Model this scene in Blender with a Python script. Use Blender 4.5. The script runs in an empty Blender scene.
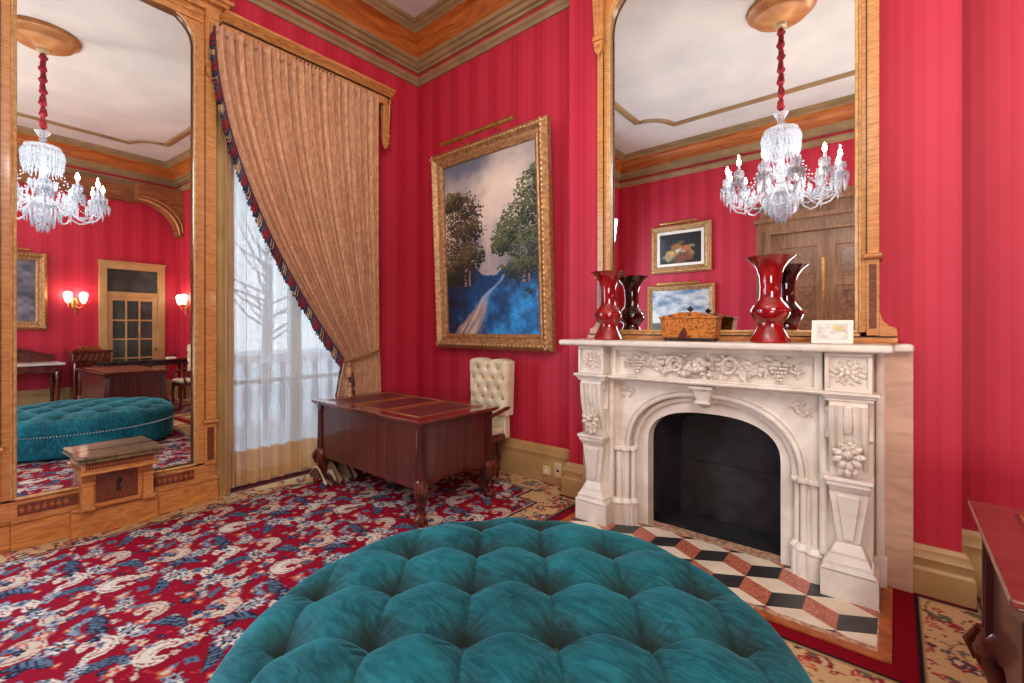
import bpy, math, random
import numpy as np
random.seed(7); rng=np.random.RandomState(5)
PI=math.pi; C=bpy.context.scene.collection; sin=math.sin; cos=math.cos
OFF={}
# ---------------------------------------------------------------- colour + materials
def s2l(c):
    c=np.asarray(c,float)/255.0
    return np.where(c<=0.04045,c/12.92,((c+0.055)/1.055)**2.4)
def lin(c): return tuple(float(v) for v in s2l(c))+(1.0,)
MAT={}
def newmat(name):
    m=bpy.data.materials.new(name); m.use_nodes=True; nt=m.node_tree
    return m,nt,nt.nodes['Principled BSDF']
def setp(b,**k):
    for a,v in k.items():
        b.inputs[a.replace('_',' ')].default_value=v
def noise_mix(nt,b,c1,c2,scale=(8,8,8),detail=4,lo=.35,hi=.65,dist=0,bump=0,kind='noise',coord='Object'):
    N=nt.nodes; L=nt.links
    tc=N.new('ShaderNodeTexCoord'); mp=N.new('ShaderNodeMapping'); mp.inputs['Scale'].default_value=scale
    L.new(tc.outputs[coord],mp.inputs[0])
    t=N.new('ShaderNodeTexNoise'); t.inputs['Scale'].default_value=1; t.inputs['Detail'].default_value=detail; t.inputs['Distortion'].default_value=dist
    L.new(mp.outputs[0],t.inputs['Vector'])
    r=N.new('ShaderNodeValToRGB'); r.color_ramp.elements[0].position=lo; r.color_ramp.elements[1].position=hi
    r.color_ramp.elements[0].color=lin(c1); r.color_ramp.elements[1].color=lin(c2)
    L.new(t.outputs['Fac'],r.inputs[0]); L.new(r.outputs[0],b.inputs['Base Color'])
    if bump:
        bp=N.new('ShaderNodeBump'); bp.inputs['Strength'].default_value=bump; bp.inputs['Distance'].default_value=.01
        L.new(t.outputs['Fac'],bp.inputs['Height']); L.new(bp.outputs[0],b.inputs['Normal'])
    return r,t
def M(name,c1,c2=None,scale=(8,8,8),rough=.5,metal=0,bump=0,lo=.35,hi=.65,dist=0,detail=4,coat=0,spec=.5,sheen=0):
    if name in MAT: return MAT[name]
    m,nt,b=newmat(name); setp(b,Roughness=rough,Metallic=metal); b.inputs['Specular IOR Level'].default_value=spec
    if coat: b.inputs['Coat Weight'].default_value=coat; b.inputs['Coat Roughness'].default_value=.08
    if sheen: b.inputs['Sheen Weight'].default_value=sheen
    if c2 is None: c2=tuple(min(255,v*1.04+2) for v in c1)
    noise_mix(nt,b,c1,c2,scale,detail,lo,hi,dist,bump)
    MAT[name]=m; return m
def emis(name,c,s):
    m,nt,b=newmat(name); b.inputs['Base Color'].default_value=lin(c); b.inputs['Emission Color'].default_value=lin(c); b.inputs['Emission Strength'].default_value=s
    MAT[name]=m; return m
def wallpaper(name,axis):
    m,nt,b=newmat(name); N=nt.nodes; L=nt.links; setp(b,Roughness=.55); b.inputs['Specular IOR Level'].default_value=.35
    g=N.new('ShaderNodeNewGeometry'); sp=N.new('ShaderNodeSeparateXYZ'); L.new(g.outputs['Position'],sp.inputs[0])
    def math_(op,a,bv,clamp=False):
        n=N.new('ShaderNodeMath'); n.operation=op; n.use_clamp=clamp
        if isinstance(a,(int,float)): n.inputs[0].default_value=a
        else: L.new(a,n.inputs[0])
        if bv is not None:
            if isinstance(bv,(int,float)): n.inputs[1].default_value=bv
            else: L.new(bv,n.inputs[1])
        return n.outputs[0]
    co=sp.outputs[axis]
    fr=math_('FRACT',math_('MULTIPLY',co,1/.30),None)
    r=N.new('ShaderNodeValToRGB'); r.color_ramp.interpolation='LINEAR'
    cr=r.color_ramp; A=(178,32,53); B=(194,46,67); D=(187,39,60)
    stops=[(0,A),(.10,A),(.12,D),(.2,A),(.28,A),(.3,D),(.46,D),(.48,B),(.60,B),(.62,D),(.72,B),(.86,B),(.88,D),(.98,D),(1,A)]
    cr.elements[0].position=0; cr.elements[0].color=lin(A); cr.elements[1].position=1; cr.elements[1].color=lin(A)
    for p,c in stops[1:-1]:
        e=cr.elements.new(p); e.color=lin(c)
    L.new(fr,r.inputs[0])
    t=N.new('ShaderNodeTexNoise'); t.inputs['Scale'].default_value=1.3; t.inputs['Detail'].default_value=3
    mr=N.new('ShaderNodeMapRange'); mr.inputs['To Min'].default_value=.88; mr.inputs['To Max'].default_value=1.1; L.new(t.outputs['Fac'],mr.inputs[0]); L.new(g.outputs['Position'],t.inputs['Vector'])
    mx=N.new('ShaderNodeVectorMath'); mx.operation='SCALE'; L.new(r.outputs[0],mx.inputs[0]); L.new(mr.outputs[0],mx.inputs['Scale'])
    L.new(mx.outputs[0],b.inputs['Base Color']); MAT[name]=m; return m
WPx=wallpaper('red_stripe_wallpaper_x','X'); WPy=wallpaper('red_stripe_wallpaper_y','Y')
GOLDWOOD=M('satinwood',(172,110,54),(210,150,84),(10,10,110),.35,coat=.3,dist=1.2,bump=.05)
GOLDWOODX=M('satinwood_horizontal',(174,110,56),(212,150,86),(10,10,60),.35,coat=.3,dist=.8)
PLINTHW=M('plinth_satinwood',(176,110,52),(212,148,78),(6,6,30),.4,coat=.2,dist=2)
GILT=M('gilded_edge',(186,138,80),(216,170,110),(30,30,30),.38,metal=.12)
INLAY=M('burr_inlay',(84,40,22),(130,68,38),(40,40,40),.35,coat=.4,dist=2)
INL2=M('inlay_motif',(150,84,44),(176,104,58),(40,40,40),.4)
DARKLINE=M('ebony_line',(40,28,24),None,(8,8,8),.4)
OLIVE=M('olive_worn_wood',(88,72,46),(132,110,76),(12,60,12),.4,coat=.1,dist=1)
TAN=M('tan_painted_wood',(172,136,84),(192,156,102),(4,4,4),.45)
TANCROWN=M('tan_cornice_paint',(138,112,76),(160,132,92),(4,4,4),.5)
COVEW=M('cove_wood',(150,76,24),(196,112,44),(1.2,1.2,14),.45,dist=2.2,detail=6)
CEIL=M('ceiling_plaster',(206,204,198),(222,218,210),(1.4,1.4,1.4),.9)
MARBLE=M('cream_marble',(212,200,184),(236,228,214),(3,3,3),.32,dist=1.5,detail=8,bump=.02,spec=.4)
MARBLEP=M('pink_marble',(200,160,134),(222,186,160),(3,3,9),.4,dist=1.5,detail=8)
CARVE=M('carved_marble',(190,172,152),(238,230,216),(60,60,60),.45,bump=.3)
BLACK=M('firebox_iron',(24,24,27),(40,40,44),(6,6,6),.55,bump=.1)
BLACKF=M('firebox_slate',(30,30,33),(50,49,50),(10,10,10),.4,bump=.1)
REDT=M('red_marble_tile',(146,66,48),(206,128,100),(40,40,40),.3,dist=2,detail=8)
BLKT=M('black_slate_tile',(38,36,38),(58,55,56),(14,14,14),.35)
CRT=M('cream_stone_tile',(218,200,174),(236,222,200),(6,6,6),.35)
BRD=M('mottled_marble_border',(150,104,80),(216,178,146),(40,40,40),.35,detail=8)
BRNW=M('orange_brown_wood',(146,72,26),(182,100,46),(20,20,20),.4)
MAHOG=M('mahogany',(58,18,16),(88,30,24),(26,26,2.2),.28,coat=.5,dist=.6)
MAHOGF=M('mahogany_front',(62,24,22),(98,42,36),(60,60,1.5),.3,coat=.45,dist=.4)
MAHOGD=M('carved_mahogany',(62,22,14),(110,44,26),(14,14,14),.25,coat=.6)
LEATHER=M('oxblood_leather',(84,32,34),(106,46,46),(20,20,20),.45,coat=.08,bump=.05)
TOOL=M('gold_tooling',(190,120,56),(214,146,80),(40,40,40),.3,metal=.4)
TOPW=M('mahogany_top',(92,34,24),(124,52,36),(4,20,4),.2,coat=.7)
CREAML=M('cream_leather',(206,190,156),(226,212,180),(8,8,8),.45,bump=.03)
BUTT=M('amber_button',(176,112,40),(204,140,60),(8,8,8),.4)
BRASS=M('brass',(176,128,62),(214,170,96),(20,20,20),.3,metal=.85)
FRAMEG=M('gilt_frame',(140,98,58),(190,146,96),(30,30,30),.42,metal=.3,bump=.08)
FRAMEG2=M('gilt_frame_light',(196,148,90),(222,182,124),(30,30,30),.35,metal=.4)
DOORW=M('door_oak',(112,74,46),(150,106,72),(30,30,2.5),.4,dist=1)
DOORP=M('door_burr_panel',(92,58,38),(142,98,66),(8,8,5),.35,dist=3,detail=6,coat=.2)
ROPE=M('red_velvet_sleeve',(112,10,24),(170,30,46),(60,60,60),.8,bump=.6)
OXB=None
VASE=M('oxblood_glaze',(112,4,10),(164,12,20),(7,7,5),.06,coat=1.0,dist=1)
BURR=M('burr_walnut_veneer',(70,34,14),(196,120,52),(22,22,22),.6,dist=4,detail=8,coat=0,lo=.36,hi=.52,spec=.2)
CARD=M('white_card',(228,218,204),None,(8,8,8),.7)
WHITE=M('white_plastic',(230,222,200),None,(8,8,8),.4)
IVORY=M('outlet_ivory',(216,200,160),None,(8,8,8),.4)
MARBW=M('pale_marble_top',(190,182,176),(214,208,200),(6,6,6),.2)
GREENG=M('dark_green_glass',(38,58,56),(62,84,78),(3,3,3),.08,coat=.5)
def glassy(name,c,tr=.5,em=0):
    m,nt,b=newmat(name); N=nt.nodes; L=nt.links; out=N['Material Output']
    setp(b,Roughness=.08); b.inputs['Base Color'].default_value=lin(c); b.inputs['Specular IOR Level'].default_value=.9; b.inputs['Coat Weight'].default_value=.8
    t=N.new('ShaderNodeBsdfTransparent'); mx=N.new('ShaderNodeMixShader'); 
    lw=N.new('ShaderNodeTexNoise'); lw.inputs['Scale'].default_value=90
    mr=N.new('ShaderNodeMapRange'); mr.inputs['From Min'].default_value=.35; mr.inputs['From Max'].default_value=.65; mr.inputs['To Min'].default_value=max(0,tr-.35); mr.inputs['To Max'].default_value=min(1,tr+.35)
    tc=N.new('ShaderNodeTexCoord'); L.new(tc.outputs['Object'],lw.inputs['Vector']); L.new(lw.outputs['Fac'],mr.inputs[0])
    L.new(mr.outputs[0],mx.inputs[0]); L.new(b.outputs[0],mx.inputs[1]); L.new(t.outputs[0],mx.inputs[2]); L.new(mx.outputs[0],out.inputs['Surface'])
    if em: b.inputs['Emission Color'].default_value=lin(c); b.inputs['Emission Strength'].default_value=em
    MAT[name]=m; return m
CRYS=glassy('cut_crystal',(208,216,226),.40)
CRYSD=glassy('clear_crystal',(214,220,228),.42)
BULB=emis('lit_bulb',(255,250,240),40); SHADE=emis('lit_shade',(255,236,205),6)
PANE=glassy('window_glass',(220,232,240),.97)
def mirror(name):
    m,nt,b=newmat(name); setp(b,Roughness=.0,Metallic=1.0); b.inputs['Base Color'].default_value=(.86,.88,.87,1)
    return m
MIRR=mirror('silvered_glass')
def attrmat(name,rough=.8,sheen=0,spec=.3,bumpscale=0,bs=.3,coat=0):
    m,nt,b=newmat(name); N=nt.nodes; L=nt.links
    a=N.new('ShaderNodeAttribute'); a.attribute_name='Col'; L.new(a.outputs['Color'],b.inputs['Base Color'])
    setp(b,Roughness=rough); b.inputs['Sheen Weight'].default_value=sheen; b.inputs['Specular IOR Level'].default_value=spec; b.inputs['Coat Weight'].default_value=coat
    if bumpscale:
        t=N.new('ShaderNodeTexNoise'); t.inputs['Scale'].default_value=bumpscale; t.inputs['Detail'].default_value=3
        tc=N.new('ShaderNodeTexCoord'); L.new(tc.outputs['Object'],t.inputs['Vector'])
        bp=N.new('ShaderNodeBump'); bp.inputs['Strength'].default_value=bs; bp.inputs['Distance'].default_value=.01; L.new(t.outputs['Fac'],bp.inputs['Height']); L.new(bp.outputs[0],b.inputs['Normal'])
    return m
CARPETM=attrmat('woven_carpet',.95,0,.1,220,.5); PAINTM=attrmat('oil_paint',.45,0,.4,120,.3,.15); FRINGEM=attrmat('fringe_thread',.8)
# velvet
def velvet():
    m,nt,b=newmat('teal_velvet'); N=nt.nodes; L=nt.links
    setp(b,Roughness=.75); b.inputs['Specular IOR Level'].default_value=.25
    b.inputs['Sheen Weight'].default_value=.55; b.inputs['Sheen Roughness'].default_value=.35; b.inputs['Sheen Tint'].default_value=lin((90,190,205))
    r,t=noise_mix(nt,b,(0,62,70),(16,112,122),(3.2,3.2,3.2),5,.32,.7,.8)
    e=r.color_ramp.elements.new(.5); e.color=lin((4,84,92))
    t2=N.new('ShaderNodeTexNoise'); t2.inputs['Scale'].default_value=160; t2.inputs['Detail'].default_value=2
    tc=N.new('ShaderNodeTexCoord'); L.new(tc.outputs['Object'],t2.inputs['Vector'])
    bp=N.new('ShaderNodeBump'); bp.inputs['Strength'].default_value=.25; bp.inputs['Distance'].default_value=.004; L.new(t2.outputs['Fac'],bp.inputs['Height']); L.new(bp.outputs[0],b.inputs['Normal'])
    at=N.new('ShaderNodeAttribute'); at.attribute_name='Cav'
    mx=N.new('ShaderNodeMix'); mx.data_type='RGBA'; mx.inputs[6].default_value=lin((30,34,20))  # dark olive: shade of the tuft hollows, mixed into the velvet colour
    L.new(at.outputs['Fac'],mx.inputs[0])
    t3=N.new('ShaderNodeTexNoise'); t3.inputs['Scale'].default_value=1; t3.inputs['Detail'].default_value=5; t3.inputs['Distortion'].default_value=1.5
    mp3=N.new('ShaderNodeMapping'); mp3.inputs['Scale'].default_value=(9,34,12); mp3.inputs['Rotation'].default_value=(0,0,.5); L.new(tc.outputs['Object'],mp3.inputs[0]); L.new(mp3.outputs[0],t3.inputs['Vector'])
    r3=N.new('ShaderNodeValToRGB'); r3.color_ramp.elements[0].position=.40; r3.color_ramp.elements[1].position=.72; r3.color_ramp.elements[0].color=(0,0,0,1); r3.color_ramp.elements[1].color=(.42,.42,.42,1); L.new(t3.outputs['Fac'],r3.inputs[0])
    m3=N.new('ShaderNodeMix'); m3.data_type='RGBA'; m3.inputs[7].default_value=lin((52,150,164)); L.new(r3.outputs[0],m3.inputs[0]); L.new(r.outputs[0],m3.inputs[6])  # lighter streaks paint the velvet's sheen into its base colour
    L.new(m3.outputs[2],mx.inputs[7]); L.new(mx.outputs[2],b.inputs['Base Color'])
    return m
VELVET=velvet()
def drape_mat():
    m,nt,b=newmat('gold_brocade'); setp(b,Roughness=.7); b.inputs['Sheen Weight'].default_value=.3
    noise_mix(nt,b,(182,128,90),(216,168,128),(30,30,10),4,.35,.65,1.5,bump=.06)
    return m
DRAPE=drape_mat()
def sheer_mat():
    m,nt,b=newmat('sheer_voile'); N=nt.nodes; L=nt.links; out=N['Material Output']
    g=N.new('ShaderNodeNewGeometry'); sp=N.new('ShaderNodeSeparateXYZ'); L.new(g.outputs['Position'],sp.inputs[0])
    mr=N.new('ShaderNodeMapRange'); mr.inputs['From Min'].default_value=.36; mr.inputs['From Max'].default_value=.38; mr.inputs['To Min'].default_value=.03; mr.inputs['To Max'].default_value=.20
    L.new(sp.outputs['Z'],mr.inputs[0])
    hr=N.new('ShaderNodeMix'); hr.data_type='RGBA'; hr.inputs[6].default_value=lin((200,152,100)); hr.inputs[7].default_value=lin((206,202,196)); hm=N.new('ShaderNodeMapRange'); hm.inputs['From Min'].default_value=.36; hm.inputs['From Max'].default_value=.38; L.new(sp.outputs['Z'],hm.inputs[0]); L.new(hm.outputs[0],hr.inputs[0])
    d=N.new('ShaderNodeBsdfDiffuse'); L.new(hr.outputs[2],d.inputs[0]); tl=N.new('ShaderNodeBsdfTranslucent'); L.new(hr.outputs[2],tl.inputs[0])
    tr=N.new('ShaderNodeBsdfTransparent'); a=N.new('ShaderNodeMixShader'); a.inputs[0].default_value=.5; L.new(d.outputs[0],a.inputs[1]); L.new(tl.outputs[0],a.inputs[2])
    c=N.new('ShaderNodeMixShader'); L.new(mr.outputs[0],c.inputs[0]); L.new(a.outputs[0],c.inputs[1]); L.new(tr.outputs[0],c.inputs[2]); L.new(c.outputs[0],out.inputs['Surface'])
    return m
SHEER=sheer_mat()
# ---------------------------------------------------------------- mesh builder
class MB:
    def __init__(s,T=None): s.v=[]; s.f=[]; s.m=[]; s.T=T; s.cur=0
    def av(s,pts):
        i=len(s.v)
        for p in pts: s.v.append(tuple(s.T(*p)) if s.T else tuple(p))
        return i
    def af(s,f): s.f.append(tuple(f)); s.m.append(s.cur)
    def box(s,x0,x1,y0,y1,z0,z1):
        s.nb=getattr(s,'nb',-1)+1; e=(s.nb%17)*.00016; x0,y0,z0=x0-e,y0-e,z0-e; x1,y1,z1=x1+e,y1+e,z1+e
        i=s.av([(x0,y0,z0),(x1,y0,z0),(x1,y1,z0),(x0,y1,z0),(x0,y0,z1),(x1,y0,z1),(x1,y1,z1),(x0,y1,z1)])
        for f in ((0,3,2,1),(4,5,6,7),(0,1,5,4),(1,2,6,5),(2,3,7,6),(3,0,4,7)): s.af([i+k for k in f])
        return s
    def frust(s,b0,b1):  # two rects (x0,x1,y0,y1,z)
        i=s.av([(b[a],b[c],b[4]) for b in (b0,b1) for a,c in ((0,2),(1,2),(1,3),(0,3))])
        for f in ((0,3,2,1),(4,5,6,7),(0,1,5,4),(1,2,6,5),(2,3,7,6),(3,0,4,7)): s.af([i+k for k in f])
        return s
    def lathe(s,prof,cx,cy,n=32,cap=True,mod=None):
        base=[]
        for (r,z) in prof:
            base.append(s.av([((cx+r*(mod(k/n*2*PI,z) if mod else 1)*cos(2*PI*k/n)),(cy+r*(mod(k/n*2*PI,z) if mod else 1)*sin(2*PI*k/n)),z) for k in range(n)]))
        for a,b in zip(base,base[1:]):
            for k in range(n): s.af((a+k,a+(k+1)%n,b+(k+1)%n,b+k))
        if cap:
            s.af([base[0]+k for k in range(n)][::-1]); s.af([base[-1]+k for k in range(n)])
        return s
    def tube(s,path,rad,n=8,cap=True):
        P=[np.array(p,float) for p in path]
        if not hasattr(rad,'__len__'): rad=[rad]*len(P)
        up=np.array((0,0,1.)); prev=None; rings=[]
        for i,p in enumerate(P):
            t=P[min(i+1,len(P)-1)]-P[max(i-1,0)]; t=t/(np.linalg.norm(t)+1e-9)
            if prev is None:
                a=up if abs(t[2])<.9 else np.array((1.,0,0))
                u=np.cross(t,a)
            else: u=prev-t*np.dot(prev,t)
            u/=np.linalg.norm(u)+1e-9; prev=u; w=np.cross(t,u)
            rings.append(s.av([tuple(p+rad[i]*(u*cos(2*PI*k/n)+w*sin(2*PI*k/n))) for k in range(n)]))
        for a,b in zip(rings,rings[1:]):
            for k in range(n): s.af((a+k,a+(k+1)%n,b+(k+1)%n,b+k))
        if cap:
            s.af([rings[0]+k for k in range(n)][::-1]); s.af([rings[-1]+k for k in range(n)])
        return s
    def ball(s,c,r,n=10,m=6,R=None):
        if not hasattr(r,'__len__'): r=(r,r,r)
        rows=[]
        def tr(x,y,z):
            if R is not None: x,y,z=R@np.array((x,y,z))
            return (c[0]+x,c[1]+y,c[2]+z)
        for j in range(1,m):
            ph=PI*j/m; rows.append(s.av([tr(r[0]*sin(ph)*cos(2*PI*k/n),r[1]*sin(ph)*sin(2*PI*k/n),r[2]*cos(ph)) for k in range(n)]))
        t=s.av([tr(0,0,r[2])]); b=s.av([tr(0,0,-r[2])])
        for a,q in zip(rows,rows[1:]):
            for k in range(n): s.af((a+k,q+k,q+(k+1)%n,a+(k+1)%n))
        for k in range(n): s.af((t,rows[0]+k,rows[0]+(k+1)%n)); s.af((b,rows[-1]+(k+1)%n,rows[-1]+k))
        return s
    def prism(s,poly,lo,hi,ax='y'):
        # poly in the two other axes, extruded on ax from lo to hi
        f={'y':lambda a,b,t:(a,t,b),'x':lambda a,b,t:(t,a,b),'z':lambda a,b,t:(a,b,t)}[ax]
        n=len(poly); i=s.av([f(a,b,lo) for a,b in poly]); j=s.av([f(a,b,hi) for a,b in poly])
        s.af([i+k for k in range(n)]); s.af([j+k for k in range(n)][::-1])
        for k in range(n): s.af((i+k,j+k,j+(k+1)%n,i+(k+1)%n))
        return s
    def strip(s,A,B):
        i=s.av(A); j=s.av(B)
        for k in range(len(A)-1): s.af((i+k,i+k+1,j+k+1,j+k))
        return s
    def grid(s,P):
        idx=[s.av(row) for row in P]
        for a,b in zip(idx,idx[1:]):
            for k in range(len(P[0])-1): s.af((a+k,a+k+1,b+k+1,b+k))
        return s
    def build(s,name,mat,parent=None,smooth=True,bevel=0,label=None,cat=None,group=None,kind=None,loc=None,angle=35):
        off=OFF.get(parent.name,(0,0,0)) if parent else (loc or (0,0,0))
        me=bpy.data.meshes.new(name); me.from_pydata([(a-off[0],b-off[1],c-off[2]) for a,b,c in s.v],[],s.f)
        mats=mat if isinstance(mat,(list,tuple)) else [mat]
        for q in mats: me.materials.append(q)
        if len(mats)>1: me.polygons.foreach_set('material_index',s.m)
        import bmesh
        bm=bmesh.new(); bm.from_mesh(me); bmesh.ops.recalc_face_normals(bm,faces=bm.faces)
        if smooth:
            for f in bm.faces: f.smooth=True
            ca=math.radians(angle)
            for e in bm.edges:
                if len(e.link_faces)==2 and e.calc_face_angle(0)>ca: e.smooth=False
        bm.to_mesh(me); bm.free(); me.update()
        o=bpy.data.objects.new(name,me); C.objects.link(o)
        if parent: o.parent=parent; OFF[o.name]=off
        else:
            o.location=off; OFF[o.name]=off
        if bevel:
            bv=o.modifiers.new('bevel','BEVEL'); bv.width=bevel; bv.segments=2; bv.limit_method='ANGLE'; bv.angle_limit=math.radians(40); bv.harden_normals=True
        tag(o,label,cat,group,kind)
        return o
def tag(o,label=None,cat=None,group=None,kind=None):
    if label: o['label']=label
    if cat: o['category']=cat
    if group: o['group']=group
    if kind: o['kind']=kind
def thing(name,label,cat,loc=(0,0,0),group=None,kind=None):
    o=bpy.data.objects.new(name,None); C.objects.link(o); o.location=loc; o.empty_display_size=.1; OFF[o.name]=loc
    tag(o,label,cat,group,kind); return o
def dup(root,loc,rz=0,label=None,group=None):
    def cp(o,par):
        c=o.copy(); C.objects.link(c); c.parent=par
        for ch in list(o.children): cp(ch,c)
        return c
    r=cp(root,None); r.location=loc; r.rotation_euler=(0,0,rz)
    if label: r['label']=label
    if group: r['group']=group
    return r
def colattr(o,cols,name='Col'):
    a=o.data.color_attributes.new(name,'FLOAT_COLOR','POINT')
    buf=np.ones((len(o.data.vertices),4),np.float32); buf[:,:3]=cols; a.data.foreach_set('color',buf.ravel())
def gridmesh(name,X,Y,Z,mat,cols,parent=None,loc=(0,0,0)):
    ny,nx=X.shape; off=OFF.get(parent.name,(0,0,0)) if parent else loc
    co=np.stack([X-off[0],Y-off[1],Z-off[2]],-1).reshape(-1,3).astype(np.float32)
    i=(np.arange(ny-1)[:,None]*nx+np.arange(nx-1)[None]).ravel()
    fa=np.stack([i,i+1,i+nx+1,i+nx],1).astype(np.int32)
    me=bpy.data.meshes.new(name); me.vertices.add(len(co)); me.vertices.foreach_set('co',co.ravel())
    me.loops.add(fa.size); me.loops.foreach_set('vertex_index',fa.ravel()); me.polygons.add(len(fa)); me.polygons.foreach_set('loop_start',np.arange(len(fa),dtype=np.int32)*4)
    me.update(calc_edges=True); me.polygons.foreach_set('use_smooth',np.ones(len(fa),bool)); me.materials.append(mat)
    o=bpy.data.objects.new(name,me); C.objects.link(o)
    if parent: o.parent=parent
    else: o.location=off
    OFF[o.name]=off
    if cols is not None: colattr(o,cols.reshape(-1,3))
    return o
# noise in numpy
def vnoise(x,y,seed=0):
    xi=np.floor(x).astype(int); yi=np.floor(y).astype(int); fx=x-xi; fy=y-yi
    fx=fx*fx*(3-2*fx); fy=fy*fy*(3-2*fy)
    def h(a,b):
        n=(a*374761393+b*668265263+seed*1442695)&0x7fffffff
        n=((n^(n>>13))*1274126177)&0x7fffffff
        return ((n^(n>>16))&0xffff)/65535.0
    return (h(xi,yi)*(1-fx)+h(xi+1,yi)*fx)*(1-fy)+(h(xi,yi+1)*(1-fx)+h(xi+1,yi+1)*fx)*fy
def fbm(x,y,o=4,seed=0):
    r=0; a=.5; t=0
    for k in range(o): r=r+a*vnoise(x*2**k,y*2**k,seed+k*17); t+=a; a*=.55
    return r/t
# ================================================================ ROOM
RX,RY,RZ=7.7,-5.87,5.0
BX0,BX1,BY=2.32,4.78,-.19
def S(name,mb,mat,bevel=0,smooth=True): return mb.build(name,mat,None,smooth,bevel,kind='structure')
S('floor',MB().box(-.45,RX+.2,RY-.2,.3,-.12,-.006),M('floor_red_felt',(110,20,30),None,rough=.9))
S('ceiling',MB().box(-.3,RX+.2,RY-.2,.3,RZ,RZ+.12),CEIL)
# left (window) wall with two tall openings
w=MB(); WIN=[(-2.10,-.80),(-5.2,-3.72)]
for a,b in ((-.80,.2),(-3.72,-2.10),(RY-.2,-5.2)): w.box(-.25,0,a,b,0,RZ)
for a,b in WIN: w.box(-.25,0,a,b,3.98,RZ)
S('wall_left',w,WPy)
S('wall_back',MB().box(-.25,BX0+.05,0,.2,0,RZ).box(BX1-.05,RX+.2,0,.2,0,RZ),WPx)
S('wall_chimney',MB().box(BX0,3.0,BY,.22,0,RZ).box(4.1,BX1,BY,.22,0,RZ).box(3.0,4.1,BY,.22,1.15,RZ),WPx)
S('wall_front',MB().box(-.25,2.75,RY-.2,RY,0,RZ).box(4.55,RX+.2,RY-.2,RY,0,RZ).box(2.75,4.55,RY-.2,RY,3.1,RZ),WPx)
S('wall_right',MB().box(RX,RX+.2,RY-.2,-1.25,0,RZ).box(RX,RX+.2,-.28,.2,0,RZ).box(RX,RX+.2,-1.25,-.28,2.75,RZ),WPy)
PATH=[(0,RY),(0,0),(BX0,0),(BX0,BY),(BX1,BY),(BX1,0),(RX,0),(RX,RY)]
def offs(path,p,closed=True):
    out=[]; n=len(path)
    for i,v in enumerate(path):
        a=path[i-1] if (closed or i>0) else None; b=path[(i+1)%n] if (closed or i<n-1) else None
        ns=[]
        for q0,q1 in ((a,v),(v,b)):
            if q0 is None or q1 is None: continue
            dx,dy=q1[0]-q0[0],q1[1]-q0[1]; l=math.hypot(dx,dy); ns.append((dy/l,-dx/l))
        if len(ns)==2 and abs(ns[0][0]-ns[1][0])+abs(ns[0][1]-ns[1][1])<1e-6: ns=ns[:1]
        out.append((v[0]+p*sum(q[0] for q in ns),v[1]+p*sum(q[1] for q in ns)))
    return out
def sweep(path,prof,closed=True):
    mb=MB(); rings=[]
    for p,z in prof:
        rings.append(mb.av([(x,y,z) for x,y in offs(path,p,closed)]))
    n=len(path); m=len(prof)
    for a,b in zip(rings,rings[1:]+rings[:1]):
        for k in range(n if closed else n-1): mb.af((a+k,a+(k+1)%n,b+(k+1)%n,b+k))
    if not closed:
        mb.af([r for r in rings]); mb.af([r+n-1 for r in rings][::-1])
    return mb
S('trim_1',sweep(PATH,[(-.01,4.42),(.02,4.42),(.03,4.435),(.03,4.455),(.05,4.47),(.055,4.50),(.03,4.51),(.03,4.525),(-.01,4.525)]),TANCROWN)
S('trim_2',sweep(PATH,[(-.01,4.575),(.03,4.575),(.035,4.60),(.06,4.61),(.07,4.65),(.095,4.66),(.10,4.70),(-.01,4.70)]),TANCROWN)
cv=[(-.01,4.69)]+[(.09+.12*(1-cos(t*PI/2)),4.70+.20*sin(t*PI/2)) for t in np.linspace(0,1,8)]+[(-.01,4.92)]
S('trim_3',sweep(PATH,cv),COVEW)
S('trim_4',sweep(PATH,[(-.01,4.90),(.21,4.90),(.23,4.92),(.255,4.93),(.26,4.96),(.29,4.97),(.30,5.001),(-.01,5.001)]),TANCROWN)
# ceiling frame moulding with scooped corners
fr=[]; x0,x1,y0,y1,rr=1.1,6.75,-4.84,-.62,.45
for cx,cy,a0 in ((x0,y0,0),(x0,y1,-90),(x1,y1,180),(x1,y0,90)):
    pts=[(cx+rr*cos(math.radians(a0+t)),cy+rr*sin(math.radians(a0+t))) for t in np.linspace(0,90,9)]
    fr.append(pts)
fr=[p for q in fr for p in q]
mb=MB(); nfr=len(fr)
def ringo(p):
    out=[]
    for i,v in enumerate(fr):
        a=np.array(fr[i-1]); b=np.array(fr[(i+1)%nfr]); d=b-a; d/=np.linalg.norm(d); out.append((v[0]+p*d[1],v[1]-p*d[0]))
    return out
R_=[mb.av([(x,y,z) for x,y in ringo(p)]) for p,z in ((-.06,5.0),(-.05,4.975),(-.02,4.965),(.02,4.965),(.05,4.975),(.06,5.0))]
for a,b in zip(R_,R_[1:]):
    for k in range(nfr): mb.af((a+k,a+(k+1)%nfr,b+(k+1)%nfr,b+k))
S('trim_5',mb,TANCROWN)
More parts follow.
